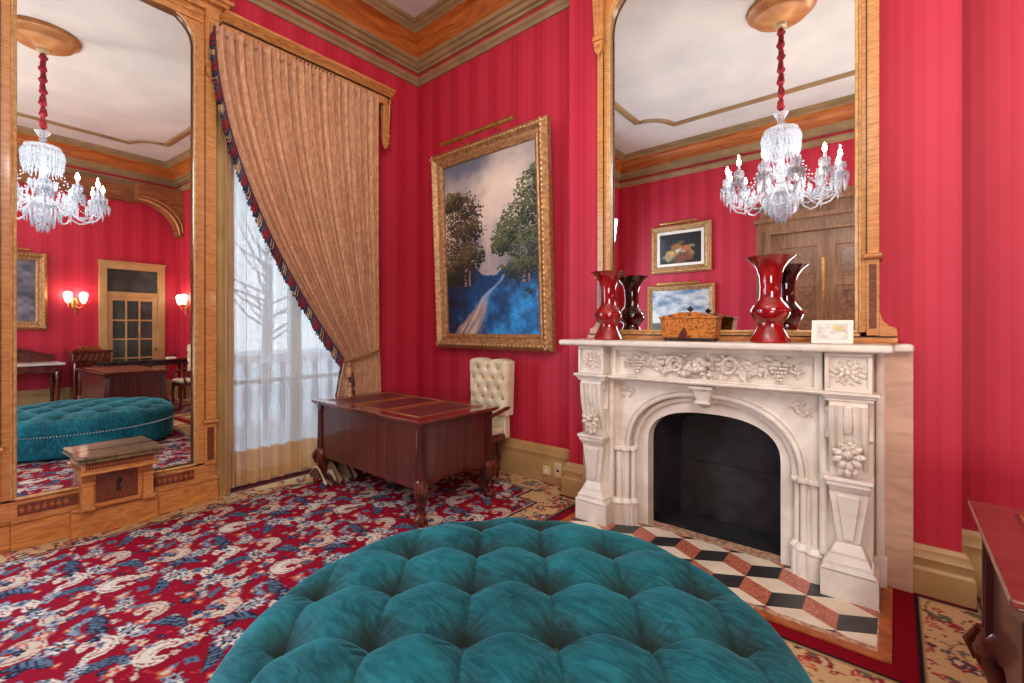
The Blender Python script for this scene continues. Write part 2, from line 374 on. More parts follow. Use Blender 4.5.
# baseboards
def bprof(h,t=.05): return [(-.01,0),(t,0),(t,h*.52),(t-.012,h*.58),(t-.012,h*.72),(t-.005,h*.76),(t-.02,h*.86),(t-.02,h*.92),(.014,h),(-.01,h)]
S('baseboard_back',sweep([(0,-.70),(0,0),(BX0,0)],bprof(.33),False),TAN)
S('baseboard_chimney_left',sweep([(BX0,-.02),(BX0,BY),(2.64,BY)],bprof(.28),False),TAN)
S('baseboard_chimney_right',sweep([(4.56,BY),(BX1,BY),(BX1,-.02)],bprof(.26),False),TAN)
S('baseboard_right',sweep([(BX1,0),(RX,0),(RX,-.2)],bprof(.33),False),TAN)
S('baseboard_far',sweep([(RX,-1.35),(RX,RY),(4.75,RY)],bprof(.33),False),TAN)
S('baseboard_front',sweep([(2.55,RY),(0,RY),(0,-5.3)],bprof(.33),False),TAN)
# far wall: lower wood band + arched corner bracket
mb=MB().box(RX-.12,RX,-3.9,0,4.10,4.40)
mb.box(RX-.15,RX,-3.9,-.7,4.06,4.10)
a=[( -.02+ -.0,3.45)]
poly=[(0,4.40),(-.78,4.40),(-.78,4.08)]+[(-.78+.70*sin(t*PI/2),3.45+.63*cos(t*PI/2)) for t in np.linspace(0,1,12)]+[(0,3.42)]
mb.prism(poly,RX-.42,RX-.12,'x')
S('trim_6',mb,M('far_cornice_wood',(120,70,36),(160,100,56),(2,2,10),.5,dist=2))
mb=MB().tube([(RX-.43,-.78+.70*sin(t*PI/2),3.45+.63*cos(t*PI/2)) for t in np.linspace(0,1,14)],.018,6)
mb.tube([(RX-.43,-.74+.72*sin(t*PI/2),3.52+.63*cos(t*PI/2)) for t in np.linspace(0,1,14)],.01,6)
S('trim_7',mb,GILT)
# ---------------------------------------------------------------- windows (left wall)
def window(n,a,b):
    t=thing('window_%d'%n,None,None,(-.16,(a+b)/2,0),kind='structure')
    f=MB(); T=.07
    f.box(-.22,-.10,a,a+T,0,3.98).box(-.22,-.10,b-T,b,0,3.98).box(-.22,-.10,a,b,3.9,3.98).box(-.22,-.10,a,b,0,.12).box(-.21,-.11,a,b,2.95,3.03)
    c=(a+b)/2; f.box(-.21,-.11,c-.05,c+.05,0,3.95)
    for z in (.95,): f.box(-.195,-.125,a,b,z-.02,z+.02)
    f.build('window_frame',M('window_white_paint',(206,204,196),None),t,bevel=.006)
    MB().box(-.165,-.160,a+.03,b-.03,.05,3.94).build('pane',PANE,t)
    MB().box(-.25,.0,a,a+.005,0,3.98).box(-.25,0,b-.005,b,0,3.98).build('reveal',TAN,t)
for i,(a,b) in enumerate(WIN): window(i+1,a,b)
# window casing next to the pier mirror and right
mb=MB()
for (a,b) in ((-2.245,-2.10),(-.80,-.745),(-3.72,-3.57)):
    mb.box(0,.05,a,b,0,3.95)
    for q in (.25,.5,.75): mb.tube([(.05,a+(b-a)*q,0.02),(.05,a+(b-a)*q,3.93)],.012,6)
S('trim_8',mb,TAN)
# pelmet cornice over the window
t=thing('window_pelmet','carved satinwood pelmet cornice above the gold brocade curtain','pelmet',(.1,-1.4,3.9))
PY0,PY1=-2.22,-.56
mb=MB()
mb.prism([(0,4.0),(.24,4.0),(.26,4.02),(.29,4.03),(.31,4.045),(.31,4.065),(0,4.065)],PY0,PY1,'y')
mb2=MB(lambda x,y,z:(x,y,z))
mb.build('cornice_moulding',GOLDWOODX,t)
MB().box(.0,.235,PY0,PY1-.02,3.985,3.998).build('dark_band',DARKLINE,t)
fb=MB().prism([(PY0,3.92)]+[(PY0+(PY1-.03-PY0)*k/40,3.915-.012*abs(sin(k/40*PI*7))) for k in range(41)]+[(PY1-.03,3.99),(PY0,3.99)],.205,.225,'x')
fb.box(0,.225,PY1-.05,PY1-.03,3.85,3.99); fb.build('fascia',GOLDWOODX,t,bevel=.003)
MB().box(.226,.229,-1.62,-1.22,3.935,3.975).build('inlay_panel',INLAY,t)
def pendant(T,z1,parent,name='bracket'):
    b=MB(T)
    b.box(-.05,.05,0,.055,z1-.02,z1+.05)
    b.frust((-.04,.04,0,.03,z1-.36),(-.05,.05,0,.05,z1-.02))
    for q in (-.03,0,.03): b.tube([(q,.05,z1-.04),(q,.046,z1-.18),(q,.032,z1-.35)],[.013,.011,.006],6)
    b.box(-.045,.045,0,.045,z1-.40,z1-.36)
    b.prism([(-.04,z1-.40),(.04,z1-.40),(.035,z1-.47),(0,z1-.52),(-.035,z1-.47)],.0,.035,'y')
    b.ball((0,.035,z1-.44),.014)
    return b.build(name,GOLDWOOD,parent,bevel=.004)
pendant(lambda u,n,z:(.0+.16+n,-.60+u,z),3.96,t)
# ================================================================ mirrors with satinwood frames
def arch_pts(cx,hw,spring,rise,n=2.2,k=28,lo=None):
    pts=[]
    for i in range(k+1):
        th=PI-PI*i/k; c,s_=cos(th),sin(th)
        pts.append((cx+hw*math.copysign(abs(c)**(2/n),c),spring+rise*abs(s_)**(2/n)))
    if lo is not None: pts=[(cx-hw,lo)]+pts+[(cx+hw,lo)]
    return pts
def corner_arch(hw,z0,z1,r,k=8):
    pts=[(-hw,z0),(-hw,z1-r)]
    pts+=[(-hw+r-r*cos(t*PI/2),z1-r+r*sin(t*PI/2)) for t in np.linspace(0,1,k+1)[1:]]
    pts+=[(hw-r+r*sin(t*PI/2),z1-r+r*cos(t*PI/2)) for t in np.linspace(0,1,k+1)]
    pts+=[(hw,z0)]
    return pts
def holed(mb,hole,x0,x1,z1,y0,y1):
    """panel with arched hole open to the bottom; hole = list of (x,z) left-bottom .. right-bottom; y0 front y1 back"""
    zb=hole[0][1]; cx=(hole[0][0]+hole[-1][0])/2; zs=min(p[1] for p in hole[1:-1]); outer=[]
    for x,z in hole:
        if z<=zs+1e-6: outer.append((x0 if x<cx else x1,z)); continue
        dx,dz=x-cx,z-zs
        k=min((x1-cx)/abs(dx) if abs(dx)>1e-9 else 1e9,(z1-zs)/dz if dz>1e-9 else 1e9); outer.append((cx+dx*k,zs+dz*k))
    # insert corners
    H=[];O=[]
    for i,(h,o) in enumerate(zip(hole,outer)):
        if i:
            po=outer[i-1]
            if abs(po[0]-x0)<1e-6 and abs(o[0]-x0)>1e-6 and o[1]>z1-1e-6:
                H.append(((hole[i-1][0]+h[0])/2,(hole[i-1][1]+h[1])/2)); O.append((x0,z1))
            if abs(o[0]-x1)<1e-6 and abs(po[0]-x1)>1e-6 and po[1]>z1-1e-6:
                H.append(((hole[i-1][0]+h[0])/2,(hole[i-1][1]+h[1])/2)); O.append((x1,z1))
        H.append(h);O.append(o)
    for y in (y0,y1): mb.strip([(x,y,z) for x,z in O],[(x,y,z) for x,z in H])
    mb.strip([(x,y0,z) for x,z in H],[(x,y1,z) for x,z in H]); mb.strip([(x,y0,z) for x,z in O],[(x,y1,z) for x,z in O])
    return mb
def pier_frame(t,T,hw,sw,z0,z1,r,stile_low,depth,topz):
    # inner gilt moulding + stiles + top panel; local u,n,z ; hw = half width of the glass
    h=corner_arch(hw,z0,z1,r)
    mb=MB(T); mb.tube([(u,depth-.004,z) for u,z in h],.009,8); mb.tube([(u+(-.016 if u<0 else .016),depth,z+(.016 if z>z1-r else 0)) for u,z in h],.006,6); mb.tube([(-hw,depth-.004,z0),(hw,depth-.004,z0)],.011,8); mb.build('gilt_moulding',GILT,t)
    hh=corner_arch(hw-.012,z0-.0,z1-.012,r)
    fr=holed(MB(T),corner_arch(hw+.0,z0,z1,r),-hw-sw*.45,hw+sw*.45,topz-.12,depth-.005,0.0); fr.build('frame_panel',GOLDWOOD,t)
    for sgn in (-1,1):
        a,b=sorted((sgn*(hw+sw*.42),sgn*(hw+sw)))
        c=MB(T).box(a,b,0,depth+.012,stile_low+.03,topz-.1)
        c.build('stile',GOLDWOOD,t,bevel=.005)
        q=a if sgn<0 else b
        MB(T).box(sgn*(hw+sw*.44)-.003,sgn*(hw+sw*.44)+.003,depth+.008,depth+.014,stile_low+.03,topz-.12).build('ebony_line',DARKLINE,t)
        lw=MB(T).box(a,b,0,depth+.012,z0-.02,stile_low)
        lw.build('lower_stile',GOLDWOOD,t,bevel=.004)
        m_=(a+b)/2; wq=(b-a)*.28
        MB(T).box(m_-wq,m_+wq,depth+.008,depth+.016,z0+.02,stile_low-.03).build('burr_panel',INLAY,t)
        lg=MB(T).box(a-.012,b+.012,0,depth+.03,stile_low,stile_low+.03); lg.tube([(a-.012,depth+.03,stile_low+.015),(b+.012,depth+.03,stile_low+.015)],.012,8)
        lg.build('ledge',GOLDWOODX,t,bevel=.003)
        pendant(lambda u,n,z,m_=m_:T(u+m_,n+depth+.012,z),topz-.10,t)
    # cornice
    hwt=hw+sw
    cn=MB(T); 
    for (e,zz0,zz1,d) in ((.0,topz-.10,topz-.05,.02),(.03,topz-.05,topz,.05),(.07,topz,topz+.03,.10),(.10,topz+.03,topz+.06,.13)):
        cn.box(-hwt-e,hwt+e,0,depth+d,zz0,zz1)
    cn.build('cornice',GOLDWOODX,t,bevel=.006)
    MB(T).box(-hwt+.06,hwt-.06,0,depth+.012,topz-.155,topz-.10).build('cornice_band',GOLDWOODX,t,bevel=.003)
# pier mirror on the window wall
PC=-2.88
t=thing('pier_mirror','tall satinwood pier mirror between the windows, reflecting the far wall','mirror',(.08,PC,0))
Tp=lambda u,n,z:(n,PC+u,z)
pier_frame(t,Tp,.50,.15,.335,4.0,.22,.66,.115,4.13)
# rotated glass
dl=math.radians(2.2); gp=MB(); nx,ny=cos(dl),sin(dl)
def gl(u,z): return (.092-ny*u,PC+nx*u,z)
pts=corner_arch(.512,.322,4.01,.22,12)
i=gp.av([gl(u,z) for u,z in pts]); gp.af([i+k for k in range(len(pts))])
gp.build('mirror_glass',MIRR,t,smooth=False)
MB(Tp).box(-.52,.52,0.01,.06,.3,4.0).build('backboard',DARKLINE,t)
MB(Tp).box(-.648,.648,0,.108,.19,.318).box(-.53,.53,0,.118,.195,.205).box(-.53,.53,0,.115,.205,.318).build('lower_rail',GOLDWOODX,t,bevel=.003)
ib=MB(Tp).box(-.49,.49,.11,.122,.222,.298); ib.build('inlay_band',INLAY,t)
for s_ in (-1,1):
  ib=MB(Tp)
  for k in range(28):
    u=-.47+.94*k/27
    if abs(u)<.24 or u*s_<0: continue
    ib.prism([(u-.014,.26),(u,.283),(u+.014,.26),(u,.237)],.118,.126,'y')
  ib.build('inlay_diamonds',INL2,t)
pl=MB(Tp)
for a,b,d in ((-.70,-.52,.10),(-.52,-.20-.02,.115),(-.24,.24,.175),(.22,.54,.115),(.54,.67,.10)):
    pl.box(a,b,0,d,0,.165); pl.box(a,b,0,d-.012,.165,.178); pl.box(a,b,0,d+.0,.178,.195)
pl.build('plinth',PLINTHW,t,bevel=.006)
# console shelf in front of the glass (part of the pier mirror)
sh=MB(Tp).box(-.235,.235,.10,.36,.565,.58).box(-.225,.225,.10,.35,.552,.566).box(-.235,.235,.10,.36,.540,.553)
sh.build('console_shelf',OLIVE,t,bevel=.005)
MB(Tp).box(-.2,.2,.355-.02,.343,.579,.5815).build('shelf_line',DARKLINE,t)
fz=MB(Tp).box(-.2,.2,.10,.315,.475,.542); fz.build('console_frieze',GOLDWOODX,t,bevel=.003)
fi=MB(Tp).box(-.185,.185,.31,.319,.488,.53); fi.build('frieze_inlay',INLAY,t)
dm=MB(Tp)
for k in range(22):
    u=-.175+.35*k/21; dm.prism([(u-.006,.509),(u,.524),(u+.006,.509),(u,.494)],.317,.323,'y')
dm.build('frieze_diamonds',INL2,t)
MB(Tp).box(-.215,.215,.10,.33,.455,.475).tube([(-.215,.33,.465),(.215,.33,.465)],.011,8).build('frieze_moulding',PLINTHW,t)
bx=MB(Tp).box(-.2,.2,.10,.22,.195,.455)
bx.build('console_body',GOLDWOOD,t,bevel=.004)
MB(Tp).box(-.12,.11,.215,.226,.225,.43).build('console_panel',INLAY,t,bevel=.003)
k_=MB(Tp).ball((0,.227,.36),(.02,.006,.028)); k_.prism([(-.008,.35),(.008,.35),(.014,.29),(-.014,.29)],.224,.23,'y'); k_.build('panel_ornament',DARKLINE,t)
for sgn in (-1,1):
    p=MB(Tp).box(sgn*.165-.03,sgn*.165+.03,.10,.26,.225,.37).box(sgn*.165-.036,sgn*.165+.036,.1,.27,.37,.39).box(sgn*.165-.036,sgn*.165+.036,.1,.27,.195,.225)
    p.build('side_block',GOLDWOOD,t,bevel=.004)
# overmantel mirror
MC=3.555
t=thing('overmantel_mirror','large satinwood framed mirror standing on the marble mantel shelf','mirror',(MC,-.25,1.37))
Tm=lambda u,n,z:(MC+u+.0,BY-n,z)
pier_frame(t,Tm,.785,.102,1.43,4.12,.30,1.84,.12,4.24)
gp=MB(Tm); pts=corner_arch(.795,1.42,4.13,.30,12); i=gp.av([(u,.08,z) for u,z in pts]); gp.af([i+k for k in range(len(pts))]); gp.build('mirror_glass',MIRR,t,smooth=False)
MB(Tm).box(-.80,.80,0.005,.06,1.40,4.05).build('backboard',DARKLINE,t)
MB(Tm).box(-.96,.96,0,.16,1.366,1.372).box(-.965,.965,0,.15,1.372,1.398).build('bottom_rail',GOLDWOODX,t,bevel=.003)
MB(Tm).box(-.955,.955,0,.142,1.397,1.405).build('ebony_line',DARKLINE,t)
MB(Tm).box(-.80,.80,0,.135,1.405,1.42).build('lower_rail',GILT,t,bevel=.003)
for sgn in (-1,1):
    sc=[(.87,1.62),(.885,1.60),(.89,1.53),(.905,1.49),(.93,1.462),(.96,1.452),(.965,1.405),(.87,1.405)]
    p=MB(Tm).prism([(sgn*u,z) for u,z in sc],.0,.12,'y'); p.build('foot_scroll',GOLDWOOD,t,bevel=.004)
# ================================================================ FIREPLACE
t=thing('marble_fireplace','carved cream marble fireplace with grapes on the frieze and black firebox','fireplace',(3.54,-.4,0))
FC=3.545
sf=MB()
def slab(mb,x0,x1,y0,y1,z0,z1):
    r=(z1-z0)/2; zc=(z0+z1)/2; prof=[(-0.0,z0)]+[(r*sin(a),zc-r*cos(a)) for a in np.linspace(0.2,PI-.2,7)]+[(0,z1)]
    path=[(x1,y1),(x1,y0),(x0,y0),(x0,y1)]
    rings=[]
    for p,z in prof:
        q=offs([(x0,y1),(x0,y0),(x1,y0),(x1,y1)],p,False); rings.append(mb.av([(x,y,z) for x,y in q]))
    for a,b in zip(rings,rings[1:]):
        for k in range(3): mb.af((a+k,a+k+1,b+k+1,b+k))
    mb.af([rings[-1]+k for k in range(4)]); mb.af([rings[0]+k for k in range(4)][::-1])
    mb.af(rings+[]); mb.af([r_+3 for r_ in rings][::-1])
def slabbox(mb,x0,x1,y0,y1,z0,z1): mb.box(x0,x1,y0,y1,z0,z1)
slabbox(sf,2.515,4.505,-.655,-.21,1.322,1.3655); slabbox(sf,2.48,4.588,-.33,BY+.0,1.318,1.3655)
sf.build('mantel_shelf',MARBLE,t,bevel=.018)
bd=MB()
for x0,x1 in ((2.67,2.90),(4.20,4.42)):
    bd.box(x0,x1,-.50,BY,0,1.32)
bd.box(2.90,4.20,-.50,-.28,1.09,1.32)
bd.build('carcass',MARBLE,t,bevel=.004)
MB().box(4.41,4.585,-.262,BY,0,1.32).build('side_slip',MARBLEP,t,bevel=.004); MB().box(2.50,2.68,-.262,BY,0,1.32).build('side_slip',MARBLEP,t,bevel=.004)
for q_ in (4.445,2.643): MB().tube([(q_,-.285,0),(q_,-.285,1.315)],.022,10).box(q_-.027,q_+.03,-.32,-.25,0,.17).build('side_roll',MARBLE,t)
# surround panels
o1=arch_pts(FC,.545,.57,.44,2.3,30,0.0); o2=arch_pts(FC,.425,.62,.255,2.5,30,0.0)
holed(MB(),o1,2.90,4.20,1.10,-.45,-.36).build('spandrel',MARBLE,t)
holed(MB(),o2,2.96,4.14,1.08,-.375,-.20).build('arch_surround',MARBLE,t)
mb=MB().tube([(x,-.455,z) for x,z in o1[1:-1]],.016,8).tube([(FC+(x-FC)*1.05,-.452,.57+(z-.57)*1.06) for x,z in o1[1:-1]],.009,6).tube([(FC+(x-FC)*.93,-.40,.57+(z-.57)*.92) for x,z in o1[1:-1]],.02,8)
mb.build('arch_moulding',MARBLE,t)
# jamb colonettes
for sg in (-1,1):
    X=lambda d:FC+sg*d
    c=MB()
    for d,r,y in ((.615,.026,-.455),(.555,.018,-.45),(.520,.018,-.42),(.655,.02,-.50)):
        c.tube([(X(d),y,.19),(X(d),y,.56 if d<.65 else 1.09)],r,12)
    c.build('colonette',MARBLE,t)
    c=MB()
    for d,r,y in ((.615,.032,-.46),(.555,.024,-.455),(.520,.024,-.425)):
        c.lathe([(r,.548),(r+.012,.556),(r+.014,.566),(r+.01,.578),(r,.585)],X(d),y,14)
    c.build('colonette_band',MARBLE,t)
    c=MB()
    for d,r,y in ((.615,.05,-.465),(.548,.034,-.455),(.515,.03,-.42)):
        c.lathe([(r,0),(r,.155),(r+.008,.165),(r+.008,.175),(r-.012,.2)],X(d),y,16)
    c.box(min(X(.5),X(.66)),max(X(.5),X(.66)),-.47,-.38,0,.16)
    c.build('colonette_base',MARBLE,t,bevel=.004)
# frieze
holedummy=None
fz=MB()
fz.box(2.92,4.19,-.532,-.50,1.105,1.12).box(2.92,4.19,-.532,-.50,1.29,1.32).frust((2.90,2.94,-.535,-.50,1.10),(2.90,2.94,-.535,-.50,1.32)).frust((4.16,4.20,-.535,-.50,1.10),(4.16,4.20,-.535,-.50,1.32))
fz.build('frieze_border',MARBLE,t,bevel=.005)
fm=MB().prism([(-.30,1.075),(-.52,1.075),(-.545,1.083),(-.575,1.088),(-.582,1.098),(-.575,1.108),(-.52,1.112),(-.30,1.112)],2.89,4.21,'x'); fm.build('frieze_ledge',MARBLE,t)
ks=MB().frust((FC-.035,FC+.035,-.50,-.40,.965),(FC-.07,FC+.07,-.535,-.40,1.078)).box(FC-.05,FC+.05,-.515,-.40,.955,.975).box(FC-.075,FC+.075,-.55,-.40,1.055,1.078)
ks.frust((FC-.015,FC+.015,-.46,-.40,.925),(FC-.04,FC+.04,-.50,-.40,.957)); ks.build('keystone',MARBLE,t,bevel=.005)
def Rm(ax,an):
    from mathutils import Matrix
    return np.array(Matrix.Rotation(an,3,ax))
def leafs(mb,cx,y,cz,R,n,sz,seed):
    r=random.Random(seed)
    for k in range(n):
        a=r.uniform(0,2*PI); q=R*math.sqrt(r.random())
        an=a+r.uniform(-.6,.6)
        m=Rm('Y',an)@Rm('X',r.uniform(-.5,.5))
        mb.ball((cx+q*cos(a),y-r.uniform(0,.012),cz+q*sin(a)*.8),(sz*r.uniform(.8,1.5),.010,sz*.5),8,5,m)
def grapes(mb,cx,y,cz,w,h,r0):
    rows=5
    for j in range(rows):
        ww=w*(1-j/rows)
        n=max(1,int(ww/r0/1.4)+1)
        for k in range(n):
            mb.ball((cx+(k-(n-1)/2)*r0*1.6+random.uniform(-.002,.002),y-.012-random.uniform(0,.008),cz-h*j/rows),r0,8,6)
cv=MB()
# central cartouche of fruit
for k in range(26):
    a=random.uniform(0,2*PI); q=random.uniform(0,1)
    cv.ball((FC-.02+q*.15*cos(a),-.535-.02*(1-q),1.205+q*.065*sin(a)),random.uniform(.014,.026),10,7)
for s_ in (-1,1):
    pts=[(FC+s_*(.17+.055*cos(th)*(1-.07*th)),-.53,1.21+.06*sin(th)*(1-.07*th)) for th in np.linspace(0,8,30)]
    cv.tube(pts,[.016*(1-.02*i) for i in range(30)],7)
    leafs(cv,FC+s_*.25,-.512,1.2,.07,22,.03,3+s_)
    leafs(cv,FC+s_*.34,-.510,1.21,.05,14,.026,13+s_)
    grapes(cv,FC+s_*.44,-.51,1.235,.11,.11,.0105)
    leafs(cv,FC+s_*.43,-.510,1.26,.05,10,.022,23+s_)
    leafs(cv,FC+s_*.53,-.508,1.205,.035,8,.02,33+s_)
    cv.tube([(FC+s_*(.3+.3*q),-.508,1.235+.02*sin(q*9)) for q in np.linspace(0,1,14)],.005,5)
leafs(cv,FC,-.515,1.2,.17,50,.028,77)
cv.build('frieze_carving',CARVE,t)
for s_ in (-1,1):
    sp=MB(); leafs(sp,FC+s_*.55,-.452,.985,.05,9,.02,50+s_); sp.tube([(FC+s_*(.5+.11*q),-.454,1.01-.09*q*q) for q in np.linspace(0,1,8)],.004,5); sp.build('spandrel_carving',CARVE,t)
for (x0,x1,px0,px1,xc) in ((2.665,2.875,2.64,2.90,2.77),(4.215,4.42,4.195,4.447,4.318)):
    hw=(x1-x0)/2
    b=MB()
    # recessed rosette block
    b.box(x0,x1,-.585,-.49,1.112,1.32)
    for a,c,e,f_ in ((x0,x1,1.112,1.132),(x0,x1,1.30,1.32),(x0,x0+.02,1.13,1.30),(x1-.02,x1,1.13,1.30)): b.box(a,c,-.605,-.58,e,f_)
    b.build('corner_block',MARBLE,t,bevel=.006)
    r=MB(); r.ball((xc,-.59,1.215),(.018,.014,.018))
    for ring,(R_,n,sz) in enumerate(((.03,7,.018),(.055,11,.018),(.07,13,.012))):
        for k in range(n):
            a=2*PI*k/n+ring*.3; r.ball((xc+R_*cos(a),-.588,1.215+R_*.85*sin(a)),(sz,.009,sz*.65),8,5,Rm('Y',-a))
    r.build('rosette',CARVE,t)
    c=MB().box(px0-.005,px1+.005,-.625,-.48,1.095,1.112).box(px0+.01,px1-.01,-.61,-.48,1.08,1.095).box(px0+.02,px1-.02,-.60,-.48,1.062,1.08)
    c.build('capital',MARBLE,t,bevel=.005)
    # console bracket with flutes
    prof=[(-.46,1.062),(-.592,1.062),(-.60,1.04),(-.597,.98),(-.588,.90),(-.57,.82),(-.55,.76),(-.535,.70),(-.53,.655),(-.46,.655)]
    k=MB().prism(prof,x0+.02,x1-.02,'x'); 
    for u in (-.075,-.035,.035,.075):
        k.tube([(xc+u*.95,y_-.002,z_) for y_,z_ in prof[2:8]],[.016,.016,.015,.014,.012,.009],8)
    k.tube([(xc,-.60,1.03),(xc,-.602,.97),(xc,-.59,.9)],[.018,.026,.02],8)
    for u in (-1,1):
        k.tube([(xc+u*.092,-.56+.04*cos(th),.93+.085*sin(th)) for th in np.linspace(-1.2,1.9,12)],.014,7)
    k.build('scroll_bracket',MARBLE,t)
    fl=MB()
    for q in range(9):
        a=2*PI*q/9
        fl.ball((xc+.045*cos(a),-.60,.775+.05*sin(a)),(.032,.02,.02),10,6,Rm('Y',-a))
    for q in range(8): fl.ball((xc+random.uniform(-.03,.03),-.615,.83+random.uniform(-.02,.02)),.011,8,5)
    fl.ball((xc,-.62,.785),.024); fl.ball((xc-.03,-.59,.70),(.018,.014,.03)); fl.ball((xc+.03,-.59,.70),(.018,.014,.03)); fl.ball((xc,-.6,.69),(.016,.014,.026))
    fl.build('flower_drop',CARVE,t)
    c=MB().box(x0-.005,x1+.005,-.61,-.46,.635,.655).box(x0+.005,x1-.005,-.60,-.46,.61,.635).frust((x0+.025,x1-.025,-.575,-.46,.575),(x0+.008,x1-.008,-.595,-.46,.61))
    c.build('impost',MARBLE,t,bevel=.004)
    sh_=MB().frust((xc-.05,xc+.05,-.555,-.46,.30),(xc-.088,xc+.088,-.568,-.46,.575))
    sh_.frust((xc-.022,xc+.022,-.572,-.5,.32),(xc-.05,xc+.05,-.585,-.5,.555))
    sh_.build('tapered_pilaster',MARBLE,t,bevel=.005)
    c=MB().frust((x0,x1,-.60,-.46,.20),(xc-.055,xc+.055,-.56,-.46,.30)).box(x0-.005,x1+.005,-.605,-.46,.185,.205).frust((px0,px1,-.615,-.46,.16),(x0+.0,x1-.0,-.605,-.46,.187))
    c.frust((x0+.02,x1-.02,-.59,-.46,.245),(x0+.03,x1-.03,-.585,-.46,.258))
    c.build('pilaster_base',MARBLE,t,bevel=.004)
    MB().box(px0,px1,-.605,-.40,0,.155).build('plinth',MARBLE,t,bevel=.004)
# firebox
fb=MB(); A=[(x,z) for x,z in arch_pts(FC,.43,.62,.262,2.5,24,0.0)]
B=[(FC+(x-FC)*.80,min(z,.80)*.97) for x,z in A]
fb.strip([(x,-.30,z) for x,z in A],[(x,.085,z) for x,z in B])
i=fb.av([(x,.085,z) for x,z in B]); fb.af([i+k for k in range(len(B))]); fb.build('firebox',BLACK,t,smooth=False)
MB().box(FC-.35,FC+.35,.07,.084,0,.42).build('fireback',BLACKF,t,bevel=.003)
MB().prism([(FC-.43,-.36),(FC+.43,-.36),(FC+.345,.085),(FC-.345,.085)],.001,.006,'z').build('firebox_floor',BLACKF,t)
# hearth
HX0,HX1,HY0=2.585,4.498,-1.03
t=thing('tiled_hearth','marble hearth of red, black and cream cube pattern tiles edged in wood','hearth',(3.54,-.7,0))
MB().box(HX0,HX1,HY0,HY0+.05,0,.012).box(HX1-.05,HX1,HY0+.05,-.27,0,.012).box(HX0,HX0+.05,HY0+.05,-.27,0,.012).build('wood_edging',BRNW,t,bevel=.003)
MB().box(HX0+.05,HX1-.05,HY0+.05,-.27,0,.009).build('marble_border',BRD,t)
def clip(poly,x0,x1,y0,y1):
    for ax,v,sg in ((0,x0,1),(0,x1,-1),(1,y0,1),(1,y1,-1)):
        out=[]
        for i,p in enumerate(poly):
            q=poly[i-1]; ip=(p[ax]-v)*sg>=0; iq=(q[ax]-v)*sg>=0
            if ip!=iq:
                k=(v-q[ax])/(p[ax]-q[ax]); out.append(tuple(q[j]+k*(p[j]-q[j]) for j in (0,1)))
            if ip: out.append(p)
        poly=out
        if len(poly)<3: return None
    return poly
tl=MB(); a_,h_,e_=.15,.085,.16
for j in range(-1,5):
    for i in range(-7,3):
        cx=4.292+.3*i+(.15 if j%2==0 else 0)-.15*0; cy=-.515-.245*j
        cx=4.142+.3*i+(.15 if j%2 else 0)
        for c,pl in ((0,[(cx,cy),(cx-a_,cy+h_),(cx,cy+2*h_),(cx+a_,cy+h_)]),(1,[(cx,cy),(cx-a_,cy+h_),(cx-a_,cy+h_-e_),(cx,cy-e_)]),(2,[(cx,cy),(cx+a_,cy+h_),(cx+a_,cy+h_-e_),(cx,cy-e_)])):
            p=clip(pl,HX0+.055,HX1-.055,HY0+.085,-.385)
            if p:
                tl.cur=c; k=tl.av([(x,y,.0105) for x,y in p]); tl.af([k+q for q in range(len(p))])
tl.build('cube_tiles',[CRT,REDT,BLKT],t,smooth=False)
# ================================================================ CARPET
def tile(W,Hh,res,ground,motifs):
    nx,ny=int(W/res),int(Hh/res); x=(np.arange(nx)+.5)*res; y=(np.arange(ny)+.5)*res; X,Y=np.meshgrid(x,y)
    img=np.ones((ny,nx,3))*s2l(ground)
    def rel(cx,cy,an):
        dx=(X-cx+W/2)%W-W/2; dy=(Y-cy+Hh/2)%Hh-Hh/2
        return dx*cos(an)+dy*sin(an),-dx*sin(an)+dy*cos(an)
    def put(mask,c): img[mask]=s2l(c)
    def stroke(cx,cy,an,pts,rad,ser=0):
        u,v=rel(cx,cy,an); best=np.full(u.shape,9.)
        for k,((a,b),r) in enumerate(zip(pts,rad)):
            rr=r*(1+ser*(k%2)); best=np.minimum(best,np.hypot(u-a,v-b)-rr)
        return best
    for m in motifs:
        k=m[0]
        if k=='vine':
            _,cx,cy,an,L,c=m; pts=[(L*(q-.5),.05*sin(q*7)) for q in np.linspace(0,1,40)]
            put(stroke(cx,cy,an,pts,[.005]*40)<0,c)
        if k=='paisley':
            _,cx,cy,an,s,c,c2=m
            th=np.linspace(-.5,4.0,22); pts=[(s*.5*cos(a)*(1-.09*a),s*.5*sin(a)*(1-.09*a)) for a in th]; pts=pts+[(pts[0][0]+s*.12*q,pts[0][1]-s*.14*q) for q in (1,2,3)]
            rad=[s*(.10+.16*sin(PI*q)) for q in np.linspace(.15,.95,22)]+[s*.14,s*.10,s*.05]
            d=stroke(cx,cy,an,pts,rad,.22); put(d<.004,(110,14,34)); put(d<0,c); put((d<-.018)&(d>-.026),c2)
        if k=='leaf':
            _,cx,cy,an,s,c,c2=m
            pts=[(s*(q-.5)*1.6,s*.28*sin(q*PI)) for q in np.linspace(0,1,20)]; rad=[s*.05+s*.17*sin(q*PI) for q in np.linspace(0,1,20)]
            d=stroke(cx,cy,an,pts,rad,.5); u,v=rel(cx,cy,an); put(d<0,c); put((d<-.007)&(((u+np.abs(v-.02)*.8)*1.0%.021)<.012),c2)
        if k=='flower':
            _,cx,cy,an,s,cs=m
            u,v=rel(cx,cy,an); r=np.hypot(u,v*1.15); th=np.arctan2(v,u)
            for q,(f,n,c) in enumerate(cs): put(r<s*f*(1+.24*np.cos(n*th+q)),c)
    return img,W,Hh,res
CRM=(200,186,166); CR2=(216,206,190); NAV=(32,36,58); BLU=(92,110,132); LBL=(150,166,178); RED=(142,12,38); DRD=(96,8,30); TER=(196,92,62); PIN=(196,130,120)
mt=[]
